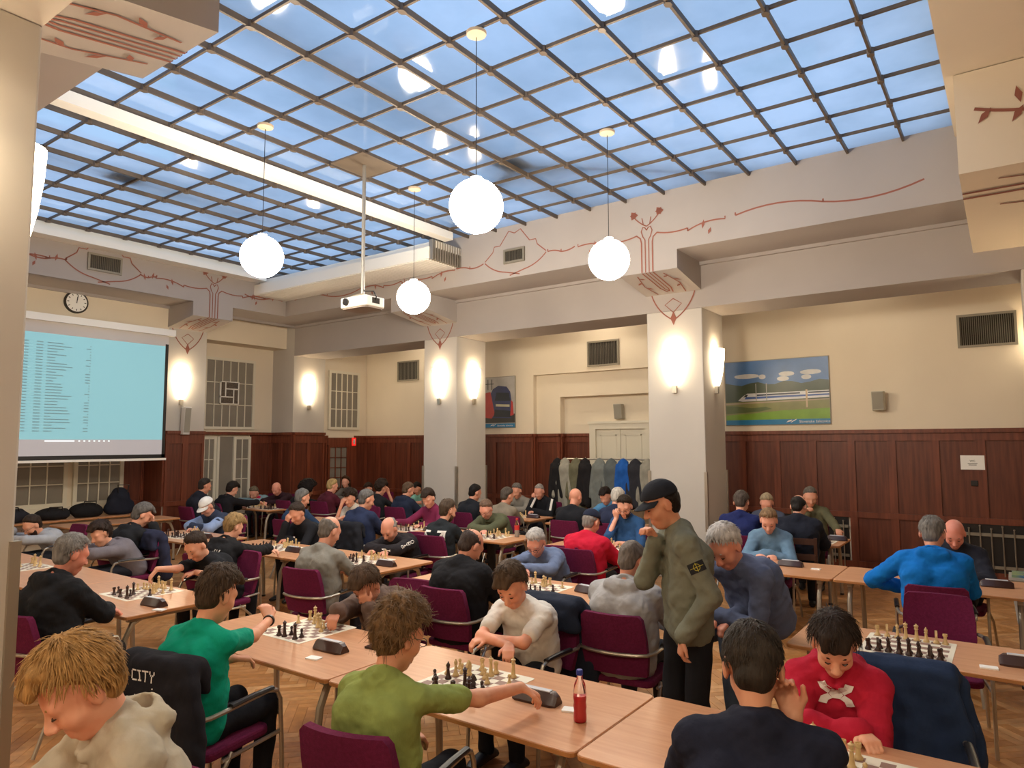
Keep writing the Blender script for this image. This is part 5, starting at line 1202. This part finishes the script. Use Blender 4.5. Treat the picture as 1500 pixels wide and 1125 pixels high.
# wristband
S_, E_, Wp = p_green['arms'][1][:3]; dn = nrm(Wp-E_); o = Wp-dn*.015-p_green['org']
obj('wristband', G().tube([o-dn*.008, o+dn*.008], .036, 14), M_BLACK, p_green['root'])

# ================================================================== THINGS ON WALLS AND ROUND THE ROOM
def plane_thing(name, lab, cat, o, u, v):
    o, u, v = Vector(o), Vector(u), Vector(v); n = u.cross(v); t = thing(name, lab, cat)
    t.matrix_world = Matrix(((u.x, v.x, n.x, o.x), (u.y, v.y, n.y, o.y), (u.z, v.z, n.z, o.z), (0, 0, 0, 1))); return t
def flat(t, name, poly, z, m): 
    n = len(poly); return obj(name, G().add([(x, y, z) for x, y in poly], [tuple(range(n))]), m, t)
def text(t, s, size, x, y, z, m, align='LEFT', name='lettering'):
    c = bpy.data.curves.new('lettering', 'FONT'); c.body = s; c.size = size; c.align_x = align; c.extrude = .0005
    o = bpy.data.objects.new('tmp', c); COL.objects.link(o); dg = bpy.context.evaluated_depsgraph_get(); me = bpy.data.meshes.new_from_object(o.evaluated_get(dg)); bpy.data.objects.remove(o)
    me.materials.clear(); me.materials.append(m); r = obj(name, me, None, t); r.location = (x, y, z); return r
def rect(x0, x1, y0, y1): return [(x0, y0), (x1, y0), (x1, y1), (x0, y1)]
pm = lambda n, h: mat('print_'+n, hexc(h), .35, noise=(4, .25, None, I3))
def logo(t, x, y, s, z, m):
    flat(t, 'rail_logo', [(x, y), (x+.5*s, y+.12*s), (x+.62*s, y+.3*s), (x+.2*s, y+.2*s)], z, m); flat(t, 'rail_logo', [(x+.45*s, y-.05*s), (x+1.0*s, y+.25*s), (x+1.1*s, y+.38*s), (x+.6*s, y+.15*s)], z, m)
# long poster: white train in a green landscape
W_, H_ = 1.73, 1.12; t = plane_thing('train_poster', 'wide framed poster of a white blue train under blue sky', 'poster', (WX-.02, 4.19, 2.34), (0, -1, 0), (0, 0, 1))
obj('frame', G().box(-.012, W_+.012, -.012, H_+.012, -.018, -.001), mat('poster_frame', hexc('8b8577'), .5), t)
flat(t, 'sky', rect(0, W_, 0, H_), .0, pm('sky', '4a76b2'))
for i, (cx, cy, w) in enumerate(((.38, .85, .22), (.65, .83, .06), (1.06, .86, .13), (1.0, .78, .1), (1.45, .87, .17), (1.38, .79, .08))):
    flat(t, 'cloud', [(cx+w*math.cos(a)*1.0, cy+.035*math.sin(a)+(.012 if math.sin(a) > 0 else 0)) for a in [2*math.pi*k/14 for k in range(14)]], .0006, pm('cloud', 'cfd0d2'))
flat(t, 'hills', [(0, .38), (W_, .38), (W_, .73)]+[(W_-W_*k/12, .72+.03*math.sin(k*1.7)) for k in range(1, 13)], .001, pm('hills', '38472f'))
flat(t, 'field', [(0, .08), (W_, .08), (W_, .42), (0, .4)], .0014, pm('field', '8a8a52')); flat(t, 'meadow', [(0, .08), (W_, .08), (W_, .26), (1.0, .24), (.5, .2), (0, .17)], .0018, pm('meadow', '7da62f'))
flat(t, 'scrub', [(0, .2), (.3, .21), (.6, .23), (.8, .27), (.7, .31), (.45, .29), (.2, .33), (0, .34)], .002, pm('scrub', '5d6b3c'))
flat(t, 'track', [(0, .36), (W_, .4), (W_, .42), (0, .385)], .0022, pm('track', 'b49f86'))
flat(t, 'train_body', [(.22, .43), (.3, .41), (W_, .44), (W_, .56), (.6, .55), (.38, .55), (.3, .5)], .0026, pm('train', 'dfe0e4'))
flat(t, 'train_stripe', [(.33, .45), (W_, .475), (W_, .5), (.36, .49)], .003, pm('tblue', '3a5eaa')); flat(t, 'windscreen', [(.31, .485), (.37, .49), (.4, .53), (.36, .535)], .0032, M_BLACK)
flat(t, 'train_windows', [(.55, .5), (1.27, .515), (1.27, .54), (.55, .53)], .0032, pm('twin', '2c3550')); flat(t, 'train_windows', [(1.4, .517), (W_, .522), (W_, .545), (1.4, .541)], .0032, pm('twin', '2c3550'))
for x in (.53, .71): flat(t, 'mast', rect(x, x+.015, .42, .72), .0034, pm('mast', 'a9a7a3'))
flat(t, 'mast', rect(1.36, 1.39, .28, .58), .0036, pm('mast2', 'c9b08e'))
flat(t, 'caption_band', rect(0, W_, 0, .085), .0036, pm('band', '2080b4')); text(t, 'Slovenske železnice', .062, 1.24, .022, .004, WH); logo(t, 1.03, .03, .16, .004, WH)
# portrait poster: red and blue train front
W_, H_ = 1.0, 1.12; t = plane_thing('train_poster', 'portrait framed poster of a red and blue train front', 'poster', (WX-.02, 9.86, 2.38), (0, -1, 0), (0, 0, 1))
obj('frame', G().box(-.012, W_+.012, -.012, H_+.012, -.018, -.001), MATS['poster_frame'], t)
flat(t, 'sky', rect(0, W_, 0, H_), 0, pm('hazesky', 'bdb8b2')); flat(t, 'ground', [(0, .1), (W_, .1), (W_, .3), (0, .26)], .0006, pm('ground', '3d362f'))
flat(t, 'train_front', [(.3, .22), (.9, .2), (.93, .5), (.88, .78), (.78, .9), (.55, .93), (.4, .86), (.3, .7)], .001, pm('tfront', '3a3f6a'))
flat(t, 'train_side', [(0, .25), (.36, .2), (.45, .3), (.33, .8), (.2, .78), (0, .6)], .0014, pm('tred', 'c23a35')); flat(t, 'train_nose', [(.42, .24), (.9, .22), (.9, .36), (.45, .4)], .0018, pm('tnose', '22222c'))
flat(t, 'windscreen', [(.45, .6), (.88, .58), (.84, .76), (.5, .78)], .0018, pm('wscr', '1b2030')); flat(t, 'headlights', [(.48, .47), (.86, .45), (.86, .5), (.48, .52)], .0022, pm('hl', 'cfc8a8')); flat(t, 'side_red', [(.88, .25), (.97, .27), (.95, .55), (.9, .6)], .0022, pm('tred', 'c23a35'))
for x, y in ((.25, .95), (.36, .98)): flat(t, 'pantograph', rect(x, x+.02, .84, 1.08), .0012, M_BLACK)
flat(t, 'pantograph', rect(0, .42, .97, .985), .0012, M_BLACK)
flat(t, 'caption_band', rect(0, W_, 0, .085), .0026, pm('band', '2080b4')); text(t, 'Slovenske železnice', .055, .52, .025, .003, WH); logo(t, .33, .03, .15, .003, WH)
# paper notice and thermostat on the wainscot
t = plane_thing('paper_notice', 'white paper notice taped to the dark wainscot', 'notice', (WX-.04, .68, 1.62), (0, -1, 0), (0, 0, 1)); obj('sheet', G().box(0, .3, 0, .21, -.001, .001), M_PAPER, t)
text(t, 'WC', .04, .15, .115, .0015, M_GDARK, 'CENTER')
for k in range(2): flat(t, 'small_print', rect(.09+.01*k, .21-.01*k, .085-.02*k, .093-.02*k), .002, M_GDARK)
o = obj('thermostat', G().box(-.03, 0, -.045, .045, -.04, .04), M_BLACK, bevel=.006); o.location = (WX-.012, .52, 1.42); tag(o, 'small black wall switch below the white paper notice', 'switch')
# loudspeakers
def speaker(o, rz, lab, col, tilt=0, s=(.13, .2, .3)):
    t = thing('wall_speaker', lab, 'speaker', o, rz); m = mat('speaker_'+col, hexc(col), .6); g = G()
    w, d_, h = s[1]/2, s[0], s[2]/2
    g.hexa([(0.04, -w, -h), (d_, -w*.85, -h), (d_, w*.85, -h), (.04, w, -h), (.06, -w, h), (d_+.05, -w*.85, h), (d_+.05, w*.85, h), (.06, w, h)]); obj('cabinet', g, m, t, bevel=.01)
    obj('grille', G().hexa([(d_, -w*.75, -h*.85), (d_+.008, -w*.75, -h*.85), (d_+.008, w*.75, -h*.85), (d_, w*.75, -h*.85), (d_+.045, -w*.75, h*.9), (d_+.053, -w*.75, h*.9), (d_+.053, w*.75, h*.9), (d_+.045, w*.75, h*.9)]), mat('speaker_mesh', hexc('9c978a'), .8, bump=(300, .5, I3)), t)
    obj('mount', G().box(0, .06, -.03, .03, -.05, .05), M_METALG, t); return t
speaker((WX, 1.73, 2.68), math.pi, 'grey wall speaker between long train poster and wide vent', 'b0aa9b'); speaker((WX+.3, 6.45, 2.66), math.pi, 'grey wall speaker above the cream double door', 'a9a394')
speaker((7.5, WYP, 2.5), -math.pi/2, 'tall pale speaker on the wall beside projection screen', 'c9c6c4', s=(.14, .16, .55))
# clock
t = plane_thing('wall_clock', 'round wall clock with white face above the projection screen', 'clock', my(111, 443, WYP), (1, 0, 0), (0, 0, 1))
obj('case', G().lathe([(.2, 0), (.2, .03), (.19, .04), (.175, .04)], 28), M_GDARK, t, True, 40); obj('dial', G().lathe([(.17, .04), (.17, .042)], 28), M_PAPER, t)
for k in range(12):
    a = math.pi*k/6; q = obj('hour_mark', G().box(-.006, .006, .125, .155, .042, .045), M_BLACK, t); q.rotation_euler = (0, 0, a)
obj('hour_hand', G().box(-.007, .007, -.02, .1, .045, .047), M_BLACK, t).rotation_euler = (0, 0, -.1); obj('minute_hand', G().box(-.005, .005, -.02, .14, .047, .049), M_BLACK, t).rotation_euler = (0, 0, -.15)
# projection screen
t = plane_thing('projection_screen', 'lowered projection screen showing a pale blue pairing list', 'screen', (3.3, 12.95, 0), (1, 0, 0), (0, 0, 1))
obj('housing', G().box(-.1, 3.66, 4.08, 4.2, -.06, .06), M_WHITE, t); obj('cloth', G().box(0, 3.56, 1.78, 4.1, -.004, 0), mat('screen_cloth', hexc('cfcac6'), .9), t)
obj('black_border', G().box(3.5, 3.56, 1.78, 3.92, .0, .001).box(0, 3.56, 1.78, 1.85, .0, .001), M_BLACK, t); obj('weight_bar', G().box(-.02, 3.58, 1.74, 1.78, -.02, .02), M_WHITE, t)
obj('projected_list', G().box(0, 3.5, 2.12, 3.88, .0005, .0015), mat('screen_lit', hexc('6c9aa2'), .9, emit=.15, ecol=hexc('a4dbe4')), t); obj('projected_desktop', G().box(0, 3.5, 1.85, 2.12, .0005, .0015), mat('desk_lit', hexc('a9a4a6'), .9, emit=.1, ecol=hexc('c9c4c6')), t)
g = G(); R = random.Random(11)
for k in range(31):
    z = 3.72-k*.049
    for x0, x1 in ((1.17, 1.25), (1.36, 1.46), (1.52, 1.62+R.random()*.3), (2.12+.06*(R.random() > .5), 2.2)): g.box(x0, x1, z, z+.016, .0016, .002)
obj('list_rows', g, mat('list_ink', hexc('7a9ba2'), .9, emit=.08, ecol=hexc('7a9ba2')), t)
g = G().box(1.55, 2.0, 2.085, 2.105, .0016, .002)
for k in range(7): g.box(2.06+k*.08, 2.09+k*.08, 2.085, 2.105, .0016, .002)
obj('taskbar_icons', g, mat('icon_lit', hexc('e8f4f6'), .9, emit=.25), t)
# projector on its pole
P = mz(534, 235, ZS); t = thing('ceiling_projector', 'white ceiling projector hanging on a long grey pole', 'projector', (P.x, P.y, 3.78), math.radians(105))
V = rbox(-.17, .17, -.24, .24, -.06, .07, .05); obj('housing', V, M_WHITE, t, True, 40, .015); obj('belly', rbox(-.15, .15, -.22, .22, -.075, -.058, .05), mat('belly_grey', hexc('8f857c'), .6), t)
for k in range(3): obj('vent', G().box(.168, .174, -.18+k*.13, -.1+k*.13, -.03, .035), M_GDARK, t)
obj('lens', G().tube([(-.17, .1, .01), (-.2, .1, .01)], .045, 14), M_BLACK, t, True); obj('connector_bay', G().box(-.06, .06, -.245, -.238, -.02, .05), M_GDARK, t)
obj('cable', G().tube([(0, -.24, .02), (-.02, -.27, .06), (0, -.2, .14), (0, -.03, .16), (0, 0, .22)], .008, 6), M_BLACK, t, True); obj('ceiling_bracket', G().box(-.09, .09, -.09, .09, .07, .11), M_METALG, t)
obj('pole', G().tube([(0, 0, .1), (0, 0, ZS-3.78-.06)], .024, 10), mat('pole_grey', hexc('9a9690'), .45, .4), t, True); obj('mount_plate', G().box(-.3, .3, -.3, .3, ZS-3.78-.07, ZS-3.78-.05), M_BAR, t)
t.rotation_euler = (0, 0, math.radians(0))
# coat rack
t = thing('coat_rack', 'grey metal coat rack on wheels in front of cream door', 'coat rack', (11.95, 6.1, 0))
obj('rail', G().tube([(0, -1.15, 1.72), (0, 1.15, 1.72)], .016, 8), M_STEEL, t)
for s_ in (-1, 1): obj('upright', G().tube([(0, s_*1.12, .06), (0, s_*1.12, 1.72)], .014, 8), M_STEEL, t); obj('foot', G().box(-.25, .25, s_*1.12-.02, s_*1.12+.02, .03, .07), M_STEEL, t)
def coat(y, col, lab, L=1.1, w=.2, k=0):
    R = random.Random(k); t = thing('hanging_coat', lab, 'coat', (11.92, y, .5)); s_ = SDF((-.32, -.36, -.05), (.32, .36, 1.3), .013); z1 = 1.22; z0 = max(1.22-L, .04); f = R.uniform(.8, 1.15)
    s_.cone((0, -.07, z1-.06), (0, .07, z1-.06), .035, .035, .04); s_.cone((0, 0, z1-.03), (-.02, 0, z1-.2), .05, .1, .06)
    for q in (-1, 1): s_.cone((-.02, q*.03, z1-.2), (-.03, q*w*.5*f, z0+.08), .085, .1, .06); s_.cone((-.03, q*.1, z1-.13), (-.09, q*.17*f, z1-.72), .05, .042, .03); s_.cone((.03, q*.03, z1-.2), (.03, q*w*.5, z0+.1), .08, .09, .06)
    Y = s_.ax[1][None, :, None]; Z = s_.ax[2][None, None, :]; X_ = s_.ax[0][:, None, None]
    s_.a += ((.012*np.sin(46*Y+R.uniform(0, 6)+2*np.sin(5*Z))+.008*np.sin(31*Y+23*X_+R.uniform(0, 6)))*np.clip((1.15-Z)*1.6, 0, 1)).astype(np.float32)
    obj('coat_shell', geo_mesh('coat_shell', [s_.geo((0, 0, 0))], cloth(col)), None, t)
    obj('hanger_hook', G().tube([(0, 0, z1-.04), (0, 0, z1+.0), (.02, 0, z1+.03), (0, 0, z1+.035)], .004, 5), M_STEEL, t)
for y, c, l, k in ((7.45, '1b1a1c', 'black coat at the left end of the coat rack', 1), (7.28, '8b887c', 'pale grey long coat on the coat rack beside black coat', 2), (7.02, '5f5d4a', 'olive coat hanging on the rack', 3), (6.82, '1d1b1d', 'black coat with white collar hanging mid rack', 4), (6.5, '6a6f6c', 'grey green raincoat on the rack', 5),
                   (6.25, '53595a', 'slate grey coat on the rack beside blue jacket', 6), (6.0, '1d4f9c', 'bright blue jacket on the coat rack', 7), (5.75, '2a2a30', 'charcoal coat between blue jacket and beige coat', 8), (5.5, '8a867a', 'beige grey coat near right end of rack', 9), (5.2, '1b2044', 'navy coat with maroon lining at the right end of rack', 10)): coat(y, c, l, 1.15 if k in (2, 3, 5) else .9, .17, k)
# bags on the window side
def bag(x, y, s, col, lab, k):
    t = thing('bag', lab, 'bag', (x, y, TZ)); q = SDF((-s[0]-.1, -s[1]-.1, -.02), (s[0]+.1, s[1]+.1, s[2]+.12), .015); ax3 = (V3(1, 0, 0), V3(0, 1, 0), V3(0, 0, 1))
    q.ell((0, 0, s[2]*.45), ax3, (s[0], s[1], s[2]*.55), .05); q.cone((-s[0]*.6, 0, s[2]*.3), (s[0]*.6, 0, s[2]*.25), s[2]*.3, s[2]*.28, .06); q.noise(.02, .6, k)
    obj('bag_shell', geo_mesh('bag_shell', [q.geo((0, 0, 0))], cloth(col)), None, t); obj('strap', G().tube([(-s[0]*.4, -s[1]*.6, s[2]*.75), (-.1, -s[1]*.7, s[2]*1.1), (.1, -s[1]*.7, s[2]*1.08), (s[0]*.4, -s[1]*.6, s[2]*.7)], .012, 6), M_BLACK, t, True)
bag(4.6, 13.6, (.34, .22, .24), '22232b', 'dark jacket heap on the window table at its left', 1); bag(5.28, 13.62, (.28, .2, .2), '1b1b1f', 'flat black bag in the middle of the window table', 2)
bag(5.82, 13.6, (.26, .2, .26), '17171a', 'black bag heap on the window table near the backpack', 3); bag(6.4, 13.62, (.19, .17, .5), '1a1d29', 'tall dark backpack standing at right end of window table', 4)
# grey bin at the right edge
t = thing('plastic_bin', 'grey plastic bin by the radiator at right edge', 'bin', (9.9, -.12, 0)); g = G().hexa([(-.15, -.2, 0), (.15, -.2, 0), (.15, .2, 0), (-.15, .2, 0), (-.19, -.25, .5), (.19, -.25, .5), (.19, .25, .5), (-.19, .25, .5)])
obj('tub', g, mat('bin_grey', hexc('a6a49e'), .5), t, bevel=.01); obj('rim', G().box(-.2, .2, -.26, .26, .49, .52), mat('bin_grey', hexc('a6a49e'), .5), t); obj('contents', G().box(-.17, .17, -.23, .23, .52, .545), mat('bin_stuff', hexc('8fa04a'), .6, noise=(8, .5, hexc('2a62a0'), I3)), t)
print('PEOPLE', len(PEOPLE), 'tris', sum(len(o.data.loop_triangles) if o.data.loop_triangles else sum(len(p.vertices)-2 for p in o.data.polygons) for o in bpy.data.objects if o.type == 'MESH'))
